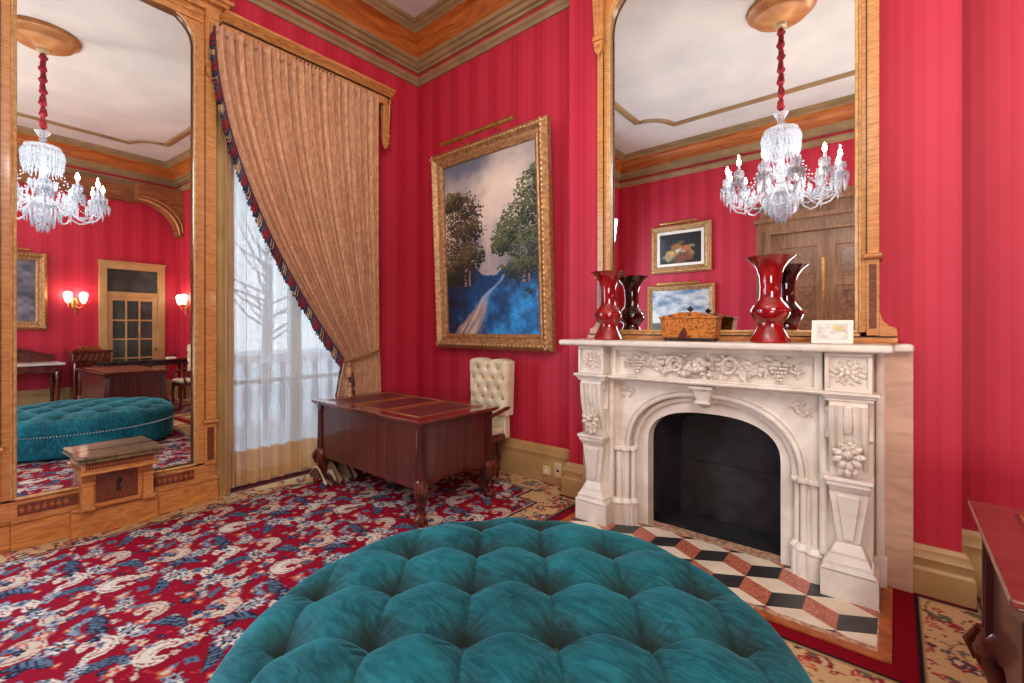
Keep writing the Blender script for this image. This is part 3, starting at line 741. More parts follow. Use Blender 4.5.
rr_=random.Random(11)
for k in range(5): mt.append(('vine',rr_.uniform(0,1.1),rr_.uniform(0,.9),rr_.uniform(0,3),.7,(190,70,60)))
for (x,y,a,s,c) in ((.16,.18,.4,.15,CRM),(.70,.12,2.4,.17,CR2),(.45,.50,-.8,.18,CRM),(.98,.52,1.2,.15,CR2),(.20,.72,3.3,.16,CRM),(.75,.78,.2,.16,CR2)):
    mt.append(('paisley',x,y,a,s,c,(150,70,70)))
for (x,y,a,s) in ((.42,.22,.6,.15),(.95,.28,-.5,.14),(.70,.52,.9,.15),(.18,.45,2.0,.14),(.48,.80,-.3,.15),(1.0,.80,1.4,.14)):
    mt.append(('leaf',x,y,a,s,NAV,BLU))
for (x,y,s) in ((.30,.05,.085),(.86,.42,.09),(.58,.30,.06),(.05,.58,.085),(.60,.66,.08),(.35,.62,.055),(1.04,.10,.06),(.92,.70,.05)):
    mt.append(('flower',x,y,rr_.uniform(0,3),s,((1,9,BLU),(.78,9,CR2),(.5,7,NAV),(.28,5,LBL),(.14,5,TER))))
for k in range(16): mt.insert(5+k,('leaf',rr_.uniform(0,1.1),rr_.uniform(0,.9),rr_.uniform(0,6),rr_.uniform(.06,.09),rr_.choice((NAV,BLU,(70,90,100))),rr_.choice((LBL,BLU,CRM))))
for k in range(70):
    mt.append(('flower',rr_.uniform(0,1.1),rr_.uniform(0,.9),rr_.uniform(0,3),rr_.uniform(.02,.042),rr_.choice((((1,6,CRM),(.4,5,TER)),((1,5,NAV),(.4,5,BLU)),((1,6,LBL),(.45,5,DRD)),((1,5,TER),(.5,5,CRM)),((1,4,BLU),(.3,4,NAV))))))
FIELD=tile(1.1,.9,.006,RED,mt)
mb_=[]
for k in range(5): mb_.append(('vine',rr_.uniform(0,.8),rr_.uniform(0,.8),rr_.uniform(0,3),.5,(90,30,34)))
for (x,y) in ((.2,.2),(.6,.6)): mb_.append(('flower',x,y,0,.095,((1,9,(36,34,52)),(.8,9,(176,64,50)),(.55,8,(205,180,140)),(.3,6,(40,70,80)))))
for (x,y,a) in ((.45,.1,.5),(.1,.5,2),(.4,.42,1),(.75,.3,-.5),(.3,.7,.2),(.72,.05,2.2)): mb_.append(('leaf',x,y,a,.085,(170,50,50),(206,150,110)))
for k in range(10): mb_.append(('paisley',rr_.uniform(0,.8),rr_.uniform(0,.8),rr_.uniform(0,6),rr_.uniform(.06,.09),rr_.choice(((150,60,56),(70,84,96),(96,104,84),(170,90,70))),(206,180,140)))
for k in range(7): mb_.append(('flower',rr_.uniform(0,.8),rr_.uniform(0,.8),rr_.uniform(0,3),.05,((1,8,(150,40,44)),(.75,8,(60,76,96)),(.45,7,(214,190,150)))))
for k in range(44): mb_.append(('flower',rr_.uniform(0,.8),rr_.uniform(0,.8),0,rr_.uniform(.014,.03),rr_.choice((((1,5,(50,60,80)),(.4,4,CRM)),((1,5,(160,40,44)),(.4,4,CRM)),((1,4,(90,100,90)),)))))
BORD=tile(.8,.8,.006,(202,170,124),mb_)
def samp(tl_,X,Y,flip=True):
    img,W,Hh,res=tl_; ny,nx=img.shape[:2]
    row=np.floor(Y/Hh).astype(int); 
    Xs=X+np.where(row%2==0,0,W*.37)
    i=((Xs/res)%nx).astype(int)%nx; j=((Y/res)%ny).astype(int)%ny
    return img[j,i]
xs=np.concatenate([np.arange(.0,3.6,.0085),np.arange(3.6,5.4,.010),np.arange(5.4,RX+.01,.03)]); xs[-1]=RX
ys=np.concatenate([np.arange(RY,-3.9,.035),np.arange(-3.9,-.0,.0085),[0.0]])
X,Y=np.meshgrid(xs,ys)
dw=np.minimum(np.minimum(X+.03,-Y),np.minimum(RX-X,Y-RY))+.05
def cheb(x0,x1,y0,y1): return np.maximum(np.maximum(x0-X,X-x1),np.maximum(y0-Y,Y-y1))
d=np.minimum(dw,cheb(HX0,HX1,HY0,.2)); d=np.minimum(d,cheb(BX0,BX1,BY-.03,.2)+.05)
cols=samp(FIELD,(X+20)*1.28,(Y+20)*1.28); b_=samp(BORD,(X+20)*1.15,(Y+20)*1.15)
def zone(m,c): cols[m]=s2l(c)
cols=np.where((d<.37)[...,None],b_,cols)
zone((d>.355)&(d<.375),(40,24,34)); zone((d>.375)&(d<.385),CRM)
zone(d<.12,(36,24,34)); zone((d>.105)&(d<.118),(170,140,100)); zone(d<.085,(128,8,26))
cols=cols*(.92+.16*rng.rand(*X.shape))[...,None]
o=gridmesh('patterned_carpet',X,Y,np.zeros_like(X),CARPETM,cols,loc=(3.5,-3,0))
tag(o,'crimson carpet with cream and navy paisley flowers and tan floral border across the floor','carpet')
# ================================================================ OTTOMAN
OC=(3.50,-2.39); an=math.radians(39.94); Fv=np.array((-sin(an),cos(an))); Rv=np.array((cos(an),sin(an)))
t=thing('tufted_ottoman','large round teal velvet ottoman with deep button tufting in the foreground','ottoman',(OC[0],OC[1],0))
p_=.293; btn=[]
for i in range(-3,4):
    for j in range(-3,3):
        u=(j+.5)*p_; v=-.107+i*p_
        if math.hypot(u,v)<.81: btn.append((u,v))
NR,NS=150,480; RO=.935
rad=np.concatenate([np.linspace(0.001,.86,110),.86+.075*np.sin(np.linspace(0,1,26)[1:]*PI/2)])
th=np.arange(NS+1)/NS*2*PI
r,TH=np.meshgrid(rad,th,indexing='ij')
u=r*np.cos(TH); v=r*np.sin(TH)
q=np.clip((r-.70)/(RO-.70),0,1)
base=.435+.045*(1-(r/RO)**2); roll=.10*(1-np.sqrt(np.clip(1-q**2.6,0,1)))
fade=np.clip((RO-r)/.12,0,1)
sx=np.abs(np.sin(PI*(u/p_-.5)))**.55; sy=np.abs(np.sin(PI*((v+.107)/p_)))**.55
pil=.016*(sx*sy)
D1=[];T1=[]
dmin=np.full(u.shape,9.); tb=np.zeros_like(u); acc=np.zeros_like(u)
for (a,b) in btn:
    dd=np.hypot(u-a,v-b); k=dd<dmin; dmin=np.where(k,dd,dmin); tb=np.where(k,np.arctan2(v-b,u-a),tb)
    acc=np.maximum(acc,np.exp(-(dd/.072)**1.15))
pit=.072*acc
wmod=vnoise(u*9+50,v*9+50,3)
cr1=np.maximum(0,np.cos(11*tb+3*np.sin(tb*2)+9*wmod))**3; cr2=np.maximum(0,np.cos(19*tb+2*np.sin(tb*5)+4*wmod))**3
wr=-.0060*np.exp(-((dmin-.070)/.034)**2)*cr1-.0035*np.exp(-((dmin-.055)/.028)**2)*cr2
du=np.abs(u-(np.round(u/p_-.5)+.5)*p_); dv=np.abs(v+.107-np.round((v+.107)/p_)*p_+.010*(sx))
fold=.010*np.exp(-(du/.010)**1.2)+.009*np.exp(-(dv/.014)**1.2)
inn=np.clip((RO-.10-r)/.06,0,1)
lump=.010*(fbm(u*4+20,v*4+20,3,7)-.5)
Z=base-roll+.022+(pil+wr+lump)*np.clip(1-q**3,0,1)-pit*np.clip(1.2-q,0,1)-fold*(.25+.75*inn)*np.clip(1-q**4,0,1)
X_=OC[0]+u*Rv[0]+v*Fv[0]; Y_=OC[1]+u*Rv[1]+v*Fv[1]
# side rings
zs=[.33,.31,.295,.285,.27,.2,.12,.05,.03]; rs=[.940,.94,.938,.934,.936,.932,.928,.925,.90]
pl=.006*np.cos(th*44)
for zz,r_ in zip(zs,rs):
    rr2=r_+ (pl if zz>.30 else pl*.25)
    uu=rr2*np.cos(th); vv=rr2*np.sin(th)
    X_=np.vstack([X_,OC[0]+uu*Rv[0]+vv*Fv[0]]); Y_=np.vstack([Y_,OC[1]+uu*Rv[1]+vv*Fv[1]]); Z=np.vstack([Z,np.full(NS+1,zz)])
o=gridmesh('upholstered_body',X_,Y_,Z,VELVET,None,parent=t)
cav=np.ones(X_.shape); kk=.05+.95*np.clip(1-np.exp(-(dmin/.075)**1.7),0,1); kk=kk*(1-.45*np.exp(-(du/.007)))*(1-.3*np.exp(-(dv/.012)))*(1-.5*cr1*np.exp(-((dmin-.070)/.04)**2))*(.72+.5*fbm(u*6+9,v*6+9,4,31))  # painted shade: darkens velvet in button pits, folds and creases
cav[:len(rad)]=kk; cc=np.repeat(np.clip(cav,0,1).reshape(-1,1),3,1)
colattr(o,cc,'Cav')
for (a,b) in btn:
    x=OC[0]+a*Rv[0]+b*Fv[0]; y=OC[1]+a*Rv[1]+b*Fv[1]; rr2=math.hypot(a,b); qq=max(0,(rr2-.70)/(RO-.70))
    zb=.457+.045*(1-(rr2/RO)**2)-.10*(1-math.sqrt(1-qq**2.6))-.080*min(1,1.2-qq)
    MB().ball((x,y,zb+.004),(.011,.011,.007),12,6).build('tuft_button',M('button_velvet',(30,70,62),(46,86,74),(20,20,20),.8),t)
st=MB()
for k in range(220):
    a=2*PI*k/220; st.ball((OC[0]+.94*cos(a),OC[1]+.94*sin(a),.278),.008,6,4)
st.build('nailhead_trim',M('pewter_nails',(150,146,140),(190,186,178),(20,20,20),.35,metal=.6),t)
# ================================================================ DESKS
def make_desk(label):
    t=thing('partners_desk',label,'desk',(0,0,0),'mahogany desks with leather tops')
    L,Wd=1.60,.86; x0,x1,y0,y1=-L/2,L/2,-Wd/2,Wd/2
    MB().box(x0,x1,y0,y1,.757,.778).box(x0+.012,x1-.012,y0+.012,y1-.012,.745,.757).build('desktop',TOPW,t,bevel=.006)
    lt=MB()
    for k in range(3):
        a=x0+.10+(L-.2)*k/3; b=x0+.10+(L-.2)*(k+1)/3; lt.box(a+.012,b-.012,y0+.09,y1-.09,.7775,.7792)
    lt.build('leather_inset',LEATHER,t)
    g=MB()
    for k in range(3):
        a=x0+.10+(L-.2)*k/3+.012; b=x0+.10+(L-.2)*(k+1)/3-.012
        for e,w_ in ((.012,.005),(.03,.0025)):
            for (p,q_,r_,s_) in ((a+e,b-e,y0+.09+e,y0+.09+e+w_),(a+e,b-e,y1-.09-e-w_,y1-.09-e),(a+e,a+e+w_,y0+.09+e,y1-.09-e),(b-e-w_,b-e,y0+.09+e,y1-.09-e)): g.box(p,q_,r_,s_,.779,.7800)
    g.build('gold_tooling',TOOL,t)
    bx0,bx1,by0,by1=x0+.05,x1-.05,y0+.05,y1-.05
    def apron(a,b,top,base,dip):
        n=16; return [(a,top)]+[(a+(b-a)*k/n, base+dip*(sin(PI*k/n)**2)*(1+.5*cos(6*PI*k/n))) for k in range(n+1)]+[(b,top)]
    MB().prism([(bx0+.03,.745),(bx0+.03,.262),(bx0+.12,.25),(bx1-.12,.25),(bx1-.03,.262),(bx1-.03,.745)],by0+.008,by0+.028,'y').build('front_panel',MAHOGF,t,bevel=.002)
    for xx in (bx0+.008,bx1-.028):
        MB().prism(apron(by0+.03,by1-.03,.745,.27,.045),xx,xx+.02,'x').build('side_panel',MAHOGF,t)
    MB().box(bx0+.03,bx1-.03,by0+.02,by1-.05,.60,.74).box(bx0+.02,bx0+.42,by0+.02,by1-.05,.29,.6).box(bx1-.42,bx1-.02,by0+.02,by1-.05,.29,.6).build('carcass',MAHOG,t)
    for cx in (-.54,.54):
        for k in range(2):
            d=MB().box(cx-.19,cx+.19,by1-.05,by1-.03,.31+.2*k,.49+.2*k); d=d.build('drawer',MAHOGF,t,bevel=.004)
            MB().tube([(cx-.05,by1-.028,.41+.2*k),(cx-.04,by1-.008,.395+.2*k),(cx+.04,by1-.008,.395+.2*k),(cx+.05,by1-.028,.41+.2*k)],.005,6).build('drawer_pull',BRASS,d)
    d=MB().box(-.32,.32,by1-.05,by1-.03,.61,.70).build('drawer',MAHOGF,t,bevel=.004)
    for sx_ in (-1,1):
        for sy_ in (-1,1):
            cx,cy=(bx1-.02)*sx_,(by1-.025)*sy_
            po=MB().frust((cx-.034,cx+.034,cy-.034,cy+.034,.29),(cx-.03,cx+.03,cy-.03,cy+.03,.70)).box(cx-.034,cx+.034,cy-.034,cy+.034,.70,.745)
            for q_ in (-.015,0,.015): po.tube([(cx+q_,cy+sy_*.032,.33),(cx+q_,cy+sy_*.032,.69)],.005,6).tube([(cx+sx_*.032,cy+q_,.33),(cx+sx_*.032,cy+q_,.69)],.005,6)
            po.build('corner_post',MAHOG,t,bevel=.004)
            lg=MB(); P=[(-.01,.33),(.0,.30),(.014,.25),(.010,.20),(-.006,.15),(-.016,.10),(-.012,.06),(.0,.035),(.005,.02)]
            R_=[.035,.050,.055,.046,.034,.025,.026,.034,.028]
            lg.tube([(cx+sx_*o_*.8,cy+sy_*o_*.8,z) for o_,z in P],R_,14)
            lf=lg.build('leg',MAHOGD,t)
            ft=MB()
            for a in (-1.0,-.35,.35,1.0):
                an_=math.atan2(sy_,sx_)+a
                ft.tube([(cx+sx_*.008+.02*cos(an_),cy+sy_*.008+.02*sin(an_),.07),(cx+sx_*.012+.048*cos(an_),cy+sy_*.012+.048*sin(an_),.045),(cx+sx_*.012+.056*cos(an_),cy+sy_*.012+.056*sin(an_),.008)],[.012,.013,.007],7)
            ft.ball((cx+sx_*.018,cy+sy_*.018,.030),(.036,.036,.03),12,8); ft.build('claw_foot',MAHOGD,lf)
            kn=MB()
            for a in (-.7,-.25,.25,.7):
                an_=math.atan2(sy_,sx_)+a
                kn.tube([(cx+.05*cos(an_),cy+.05*sin(an_),.32),(cx+sx_*.02+.055*cos(an_),cy+sy_*.02+.055*sin(an_),.26),(cx+sx_*.02+.035*cos(an_),cy+sy_*.02+.035*sin(an_),.19)],[.01,.016,.005],7)
            kn.build('acanthus_knee',MAHOGD,lf)
            # ear brackets
            br=MB(); br.prism([(cx,.30),(cx-sx_*.12,.29),(cx-sx_*.05,.24),(cx,.22)],cy-.012,cy+.012,'y'); br.prism([(cy,.30),(cy-sy_*.10,.29),(cy-sy_*.05,.25),(cy,.22)],cx-.012,cx+.012,'x')
            br.build('ear_bracket',MAHOG,lf)
    return t
desk=make_desk('mahogany desk with claw feet and red leather top by the window')
desk.location=(1.095,-1.07,.001)
dup(desk,(5.525,-1.49,.001),0,'mahogany desk with gold tooled leather top at the right edge, right of the fireplace')
# ================================================================ CHAIRS
def make_chair(label):
    t=thing('office_chair',label,'chair',(0,0,0))
    # back: tufted, facing -y ; front face at y=-.05
    n=44; A=[]; 
    us=np.linspace(-1,1,n); vs=np.linspace(0,1,n); U,V=np.meshgrid(us,vs)
    hw=.235+.02*V; top=1.13+.035*np.cos(U*PI*1.0)**2*0+.03*(np.abs(np.sin(U*PI*.95)))
    Xc=U*hw; Zc=.62+(top-.62)*V
    bt=[]
    for r_ in range(5):
        for c_ in range(3 if r_%2==0 else 4):
            bt.append(((c_-(1 if r_%2==0 else 1.5))*.13,.69+.095*r_))
    dm=np.full(U.shape,9.)
    for a,b in bt: dm=np.minimum(dm,np.hypot(Xc-a,Zc-b))
    edge=np.clip((1-np.abs(U))/.12,0,1)**.5*np.clip(np.minimum(V,1-V)/.06+.15,0,1)**.5
    lift=.045*edge-.035*np.exp(-(dm/.028)**1.6)*edge
    Yc=.03-lift
    cc=np.ones(U.shape+(3,))
    o=gridmesh('tufted_back',Xc,Yc,Zc,CREAML,None,parent=t)
    MB().prism([(-.235,.62),(.235,.62)]+[(.255*a,1.13+.03*abs(sin(a*PI*.95))) for a in np.linspace(1,-1,17)],.026,.12,'y').build('back_shell',CREAML,t,bevel=.01)
    for a,b in bt:
        y=.018
        MB().ball((a,y-.006,b),(.018,.010,.018),10,6).build('tuft_button',BUTT,t)
    MB().box(-.20,.20,.03,.115,.40,.64).build('back_lower',CREAML,t,bevel=.015)
    MB().box(-.215,.215,-.27,.03,.40,.45).build('seat_frame',MAHOGD,t,bevel=.01)
    MB().box(-.21,.21,-.265,.02,.45,.52).build('seat',CREAML,t,bevel=.03)
    for s_ in (-1,1):
        MB().tube([(s_*.225,.06,.70),(s_*.235,-.02,.69),(s_*.235,-.12,.67),(s_*.23,-.20,.65),(s_*.225,-.22,.57),(s_*.21,-.18,.44)],[.018,.02,.02,.022,.018,.016],10).build('arm',MAHOGD,t)
        MB().tube([(s_*.19,-.24,.42),(s_*.19,-.26,.25),(s_*.18,-.25,.1),(s_*.185,-.27,.02)],[.03,.024,.017,.022],10).build('leg',MAHOGD,t)
        MB().tube([(s_*.12,.04,.42),(s_*.12,.04,.2),(s_*.10,.04,.015)],[.028,.022,.018],10).build('leg',MAHOGD,t)
    return t
ch=make_chair('cream leather button tufted chair behind the desk by the window'); ch.location=(1.47,-.335,.001)
dup(ch,(5.62,-.42,.001),0,'cream leather chair behind the right desk, seen in the pier mirror')
# ================================================================ PAINTING
def frame_mesh(t,T,w,h,fw,d,mat1=FRAMEG,mat2=FRAMEG2):
    # profile: (inset from outer edge, depth)
    prof=[(0,0),(0,d*.55),(fw*.10,d*.75),(fw*.22,d*.95),(fw*.32,d),(fw*.42,d*.85),(fw*.55,d*.62),(fw*.72,d*.5),(fw*.80,d*.58),(fw*.88,d*.5),(fw,d*.35),(fw,0)]
    mb=MB(T); rings=[]
    for p,dd in prof: rings.append(mb.av([(-w/2+p,dd,p),(w/2-p,dd,p),(w/2-p,dd,h-p),(-w/2+p,dd,h-p)]))
    for a,b in zip(rings,rings[1:]):
        for k in range(4): mb.af((a+k,a+(k+1)%4,b+(k+1)%4,b+k))
    f=mb.build('picture_frame',mat1,t,angle=20)
    mb=MB(T)
    n=int(h/.05)
    for k in range(n):
        z=.03+(h-.06)*k/(n-1)
        for s_ in (-1,1): mb.ball((s_*(w/2-fw*.32),d*1.0,z),(.012,.006,.017),6,4)
    n=int(w/.05)
    for k in range(n):
        x=-w/2+.03+(w-.06)*k/(n-1)
        for z in (fw*.32,h-fw*.32): mb.ball((x,d,z),(.017,.006,.012),6,4)
    mb.build('beading',mat2,f)
def canvas(t,T,w,h,z0,img,d=.012):
    ny,nx=img.shape[:2]; X,Z=np.meshgrid(np.linspace(-w/2,w/2,nx),np.linspace(z0,z0+h,ny))
    o0=T(0,0,0); ex=np.array(T(1,0,0))-o0; en=np.array(T(0,1,0))-o0; ez=np.array(T(0,0,1))-o0
    P=np.array(o0)+X[...,None]*ex+d*en+Z[...,None]*ez
    return gridmesh('canvas',P[...,0],P[...,1],P[...,2],PAINTM,img,parent=t)
def picture_light(t,T,w,h,dd=.16):
    MB(T).tube([(-w/2,dd,h),(w/2,dd,h)],.022,12).build('picture_light',BRASS,t)
    m=MB(T)
    for s_ in (-.25,.25): m.tube([(s_*w,0.03,h-.06),(s_*w,.09,h-.01),(s_*w,dd,h)],.008,6)
    m.build('light_arm',BRASS,t)
def mix(a,b,k): return a*(1-k[...,None])+b*k[...,None]
# large landscape
nx,ny=250,370; W_,H_=1.30,1.90; x=np.linspace(0,1,nx); z=np.linspace(0,1,ny); X,Z=np.meshgrid(x,z)
sky=fbm(X*3+3,Z*4,5,3); big=fbm(X*2.2+7,Z*3+1,5,3); img=mix(np.ones(X.shape+(3,))*s2l((112,114,124)),s2l((206,190,172)),np.clip((sky*.5+big*.6-.38)*3.4,0,1))
cl=np.exp(-((X-.60)**2/.05+(Z-.80)**2/.018))+np.exp(-((X-.48)**2/.03+(Z-.60)**2/.03)); img=mix(img,s2l((224,206,184)),np.clip(cl*(sky*2-.35),0,.9))
img=mix(img,s2l((92,94,106)),np.clip((Z-.82)*4,0,.7)*np.clip(1.4-sky*1.5,0,1))
gr=fbm(X*14,Z*22,4,9); g2=fbm(X*60,Z*90,2,19); g3=fbm(X*8,Z*10,4,77)
hz=.37+.04*np.sin(X*9)+.05*(gr-.5)+.06*np.abs(X-.5)
ground=mix(np.ones(X.shape+(3,))*s2l((20,64,108)),s2l((42,134,196)),np.clip((X-.30)*1.3+(g3-.5)*2.4-Z*1.2,0,1)); ground=mix(ground,s2l((22,26,40)),np.clip(1.0-X*2.4+(gr-.5)*1.4,0,1)); ground=mix(ground,s2l((30,40,44)),np.clip((Z-.22)*9+(gr-.5)*3,0,1)*np.clip(np.abs(X-.52)*5-.3,0,1)); ground=ground*(.62+.8*g2)[...,None]  # foreground blues carry the window's bluish highlight, painted into the canvas
img=np.where((Z<hz)[...,None],ground,img)
ctr=.22+1.15*Z+.35*np.clip(Z-.15,0,1)*np.sin(Z*26); wd_=np.clip(.15-.50*Z,.018,1)*(.75+.6*gr)
pf=np.clip(1.6-np.abs(X-ctr)/wd_*1.4,0,1)*(Z<.33)
pcol=mix(np.ones(X.shape+(3,))*s2l((92,70,62)),s2l((206,184,168)),np.clip(fbm((X-ctr)*40,Z*9,3,5)*2-.5,0,1)); pcol=mix(pcol,s2l((96,150,200)),np.clip((Z-.14)*9,0,.75))
img=mix(img,pcol,pf)
rt=random.Random(3)
def tree(cx,z0,z1,blobs,c1,c2,tr,seed):
    global img
    for dx,w,lean in ((0,.014,.04),(.05,.008,-.06)):
        m=(np.abs(X-cx-dx-.012*np.sin(Z*16)-lean*(Z-z0))<w*(1-.5*(Z-z0)/(z1-z0)))&(Z>z0)&(Z<z1); img=np.where(m[...,None],s2l(tr)*(.6+.8*fbm(X*40,Z*20,2,seed))[...,None],img)
    c1l=s2l(c1); c2l=s2l(c2)
    for bx,bz,br,bh in blobs:
        for k in range(int(700*br*bh/.02)+120):
            a=rt.uniform(0,2*PI); q=rt.random()**.6*1.1
            px=bx+br*q*cos(a)*rt.uniform(.8,1.2); pz=bz+bh*q*sin(a)*rt.uniform(.8,1.2); r1=rt.uniform(.004,.013); r2=r1*.5
            i0,i1=max(0,int((px-r1)*nx)),min(nx,int((px+r1)*nx)+2); j0,j1=max(0,int((pz-r2)*ny)),min(ny,int((pz+r2)*ny)+2)
            if i0>=i1 or j0>=j1: continue
            sub=((X[j0:j1,i0:i1]-px)/r1)**2+((Z[j0:j1,i0:i1]-pz)/r2)**2<1
            k2=min(1,max(0,.5+.5*sin(a)*q-.25+rt.uniform(-.35,.35)-.2*cos(a)))
            img[j0:j1,i0:i1][sub]=c1l*(1-k2)+c2l*k2
tree(.24,.28,.70,[(.12,.50,.2,.10),(.3,.45,.14,.07),(.2,.70,.20,.11),(.28,.60,.16,.06),(.10,.78,.14,.05),(.1,.38,.2,.09)],(30,28,22),(112,98,58),(150,128,108),31)
tree(.86,.28,.70,[(.95,.72,.16,.12),(.84,.60,.20,.10),(.70,.53,.14,.07),(.92,.46,.2,.09),(1.0,.84,.08,.04),(.62,.48,.09,.04),(.85,.36,.22,.05)],(22,32,28),(96,106,62),(130,120,110),47)
t=thing('landscape_painting','large gilt framed landscape with trees and bluish window light painted into the foreground on the red wall','painting',(1.275,-.05,1.235))
le=math.radians(2.4)
Tl=lambda u,n,z:(1.275+u,-.045-n*cos(le)-z*sin(le),1.235+z*cos(le)-n*sin(le))
frame_mesh(t,Tl,1.61,2.165,.16,.10); canvas(t,Tl,1.31,1.865,.15,np.clip(img*np.array([1.22,1.22,1.28]),0,1))
MB(Tl).box(-.72,.72,0,.01,.1,2.06).build('backing',DARKLINE,t)
picture_light(t,Tl,1.02,2.195,.17)
# pictures on the front wall (seen in the overmantel mirror)
def wallpic(name,label,x,z0,w,h,fw,img,liner=None,lightw=None):
    t=thing(name,label,'painting',(x,RY+.03,z0)); T=lambda u,n,z:(x-u,RY+.015+n,z0+z)
    frame_mesh(t,T,w,h,fw,.06)
    canvas(t,T,w-2*fw+.02,h-2*fw+.02,fw-.01,img,.022)
    if liner:
        m=MB(T); a=w/2-fw; 
        for q in ((-a,a,fw,fw+liner),(-a,a,h-fw-liner,h-fw),(-a,-a+liner,fw,h-fw),(a-liner,a,fw,h-fw)): m.box(q[0],q[1],.02,.034,q[2],q[3])
        m.build('liner',CARD,t)
    if lightw: picture_light(t,T,lightw,h+.02,.14)
    return t
x=np.linspace(0,1,90); z=np.linspace(0,1,70); X,Z=np.meshgrid(x,z); n=fbm(X*12,Z*10,4,2)
img=np.ones(X.shape+(3,))*s2l((24,22,22))
for cx,cz,r_,c in ((.5,.42,.14,(205,196,176)),(.42,.55,.1,(150,90,40)),(.62,.5,.12,(170,90,44)),(.66,.34,.12,(160,120,60)),(.34,.36,.13,(190,150,80)),(.28,.26,.12,(150,130,90)),(.55,.25,.2,(110,60,34)),(.74,.55,.06,(120,120,60)),(.52,.66,.06,(90,70,40))):
    img=mix(img,s2l(c),np.clip(1.4-(((X-cx)/r_)**2+((Z-cz)/(r_*.8))**2)-(n-.5)*3,0,1))
img=img*(.6+.8*fbm(X*30,Z*30,2,8))[...,None]
wallpic('flower_still_life','gilt framed dark flower still life seen in the overmantel mirror','' and 0 or 1.32,2.535,1.16,.94,.13,img[:,::-1],.05,.7)
n=fbm(X*5,Z*7,5,12); img=mix(np.ones(X.shape+(3,))*s2l((96,120,146)),s2l((206,204,200)),np.clip((n-.35)*3,0,1)); img=np.where((Z<.22)[...,None],s2l((90,84,70))*(.6+n[...,None]),img)
wallpic('seascape_painting','gilt framed pale cloudy landscape below the flower still life','' and 0 or 1.31,1.27,1.30,1.03,.11,img,None,.8)
n=fbm(X*7,Z*9,5,22); img=mix(np.ones(X.shape+(3,))*s2l((66,66,78)),s2l((128,128,136)),np.clip((n-.3)*2,0,1))
t=thing('gilt_portrait','heavy gilt framed grey painting above the console, reflected in the pier mirror','painting',(RX-.03,-2.62,1.43))
Tq=lambda u,n,z:(RX-.015-n,-2.62-u,1.43+z)
frame_mesh(t,Tq,1.16,1.40,.15,.09); canvas(t,Tq,.88,1.12,.14,img); picture_light(t,Tq,.7,1.43,.15)
# ================================================================ DOORS
# double door in the front wall
t=thing('door_1',None,None,(3.65,RY,0),kind='structure')
DC=3.66; T=lambda u,n,z:(DC+u,RY+n,z)
m=MB(T)
for s_ in (-1,1): m.box(min(s_*.78,s_*1.0),max(s_*.78,s_*1.0),-.02,.06,0,3.06).box(min(s_*.80,s_*.86),max(s_*.80,s_*.86),.05,.085,0,3.1).box(min(s_*.93,s_*1.0),max(s_*.93,s_*1.0),.05,.08,0,3.25)
m.box(-1.0,1.0,-.02,.06,3.05,3.30).box(-1.04,1.04,0,.12,3.26,3.33).box(-.86,.86,.05,.085,3.05,3.10)
m.box(-.95,.95,0,.07,3.33,3.50)
for k in range(9):
    for c0 in (-.72,.0,.72): m.box(c0-.1+.022*k,c0-.1+.022*k+.012,.06,.085,3.35,3.48)
m.box(-1.06,1.06,0,.14,3.50,3.56)
m.prism([(-1.0,3.56),(1.0,3.56),(.85,3.60),(0,3.72),(-.85,3.60)],0,.1,'y')
m.build('casing',DOORW,t,bevel=.006)
for s_ in (-1,1):
    a,b=sorted((s_*.004,s_*.79)); leaf=MB(T).box(a,b,-.06,-.02,0,3.06).build('door_leaf',DOORW,t)
    st=MB(T)
    for (q0,q1) in ((a,a+.13),(b-.13,b)): st.box(q0,q1,-.03,.0,0,3.06)
    for z0,z1 in ((0,.25),(1.0,1.15),(2.14,2.28),(2.80,3.06)): st.box(a,b,-.03,-.002,z0,z1)
    st.build('stiles_and_rails',DOORW,leaf,bevel=.006)
    for z0,z1 in ((.25,1.0),(1.15,2.14),(2.28,2.80)):
        p=MB(T).frust((a+.13,b-.13,-.05,-.035,z0),(a+.13,b-.13,-.05,-.035,z1)).box(a+.19,b-.19,-.035,-.015,z0+.06,z1-.06); p.build('raised_panel',DOORP,leaf,bevel=.01)
    if s_<0: MB(T).box(b-.055,b-.02,-.002,.006,1.9,2.6).build('brass_plate',BRASS,leaf)
MB(T).box(-.02,.02,-.05,.008,0,3.05).build('astragal',DOORW,t,bevel=.003)
# glazed door in the far wall
t=thing('door_2',None,None,(RX,-.765,0),kind='structure'); DY=-.765
T=lambda u,n,z:(RX-n,DY-u,z)
m=MB(T)
for s_ in (-1,1): m.box(min(s_*.42,s_*.545),max(s_*.42,s_*.545),-.05,.05,0,2.67)
m.box(-.545,.545,-.05,.05,2.66,2.80).box(-.43,.43,-.04,.03,2.10,2.20).box(-.56,.56,0,.07,2.78,2.82)
m.build('casing',TAN,t,bevel=.006)
MB(T).box(-.42,.42,-.05,-.02,2.18,2.68).build('transom_pane',GREENG,t)
m=MB(T)
for u0,u1 in ((-.42,-.33),(.33,.42)): m.box(u0,u1,-.03,.015,0,2.12)
m.box(-.42,.42,-.03,.015,2.02,2.12).box(-.42,.42,-.03,.015,0,.45)
for u in (-.11,.11): m.box(u-.014,u+.014,-.03,.008,.45,2.05)
for k in range(1,4): m.box(-.33,.33,-.03,.008,.45+.39*k-.014,.45+.39*k+.014)
lf=m.build('door_leaf',TAN,t,bevel=.004)
MB(T).box(-.33,.33,-.02,-.01,.45,2.03).build('pane',GREENG,lf)
MB(T).ball((-.37,.04,1.02),.03).build('door_handle',BRASS,lf)
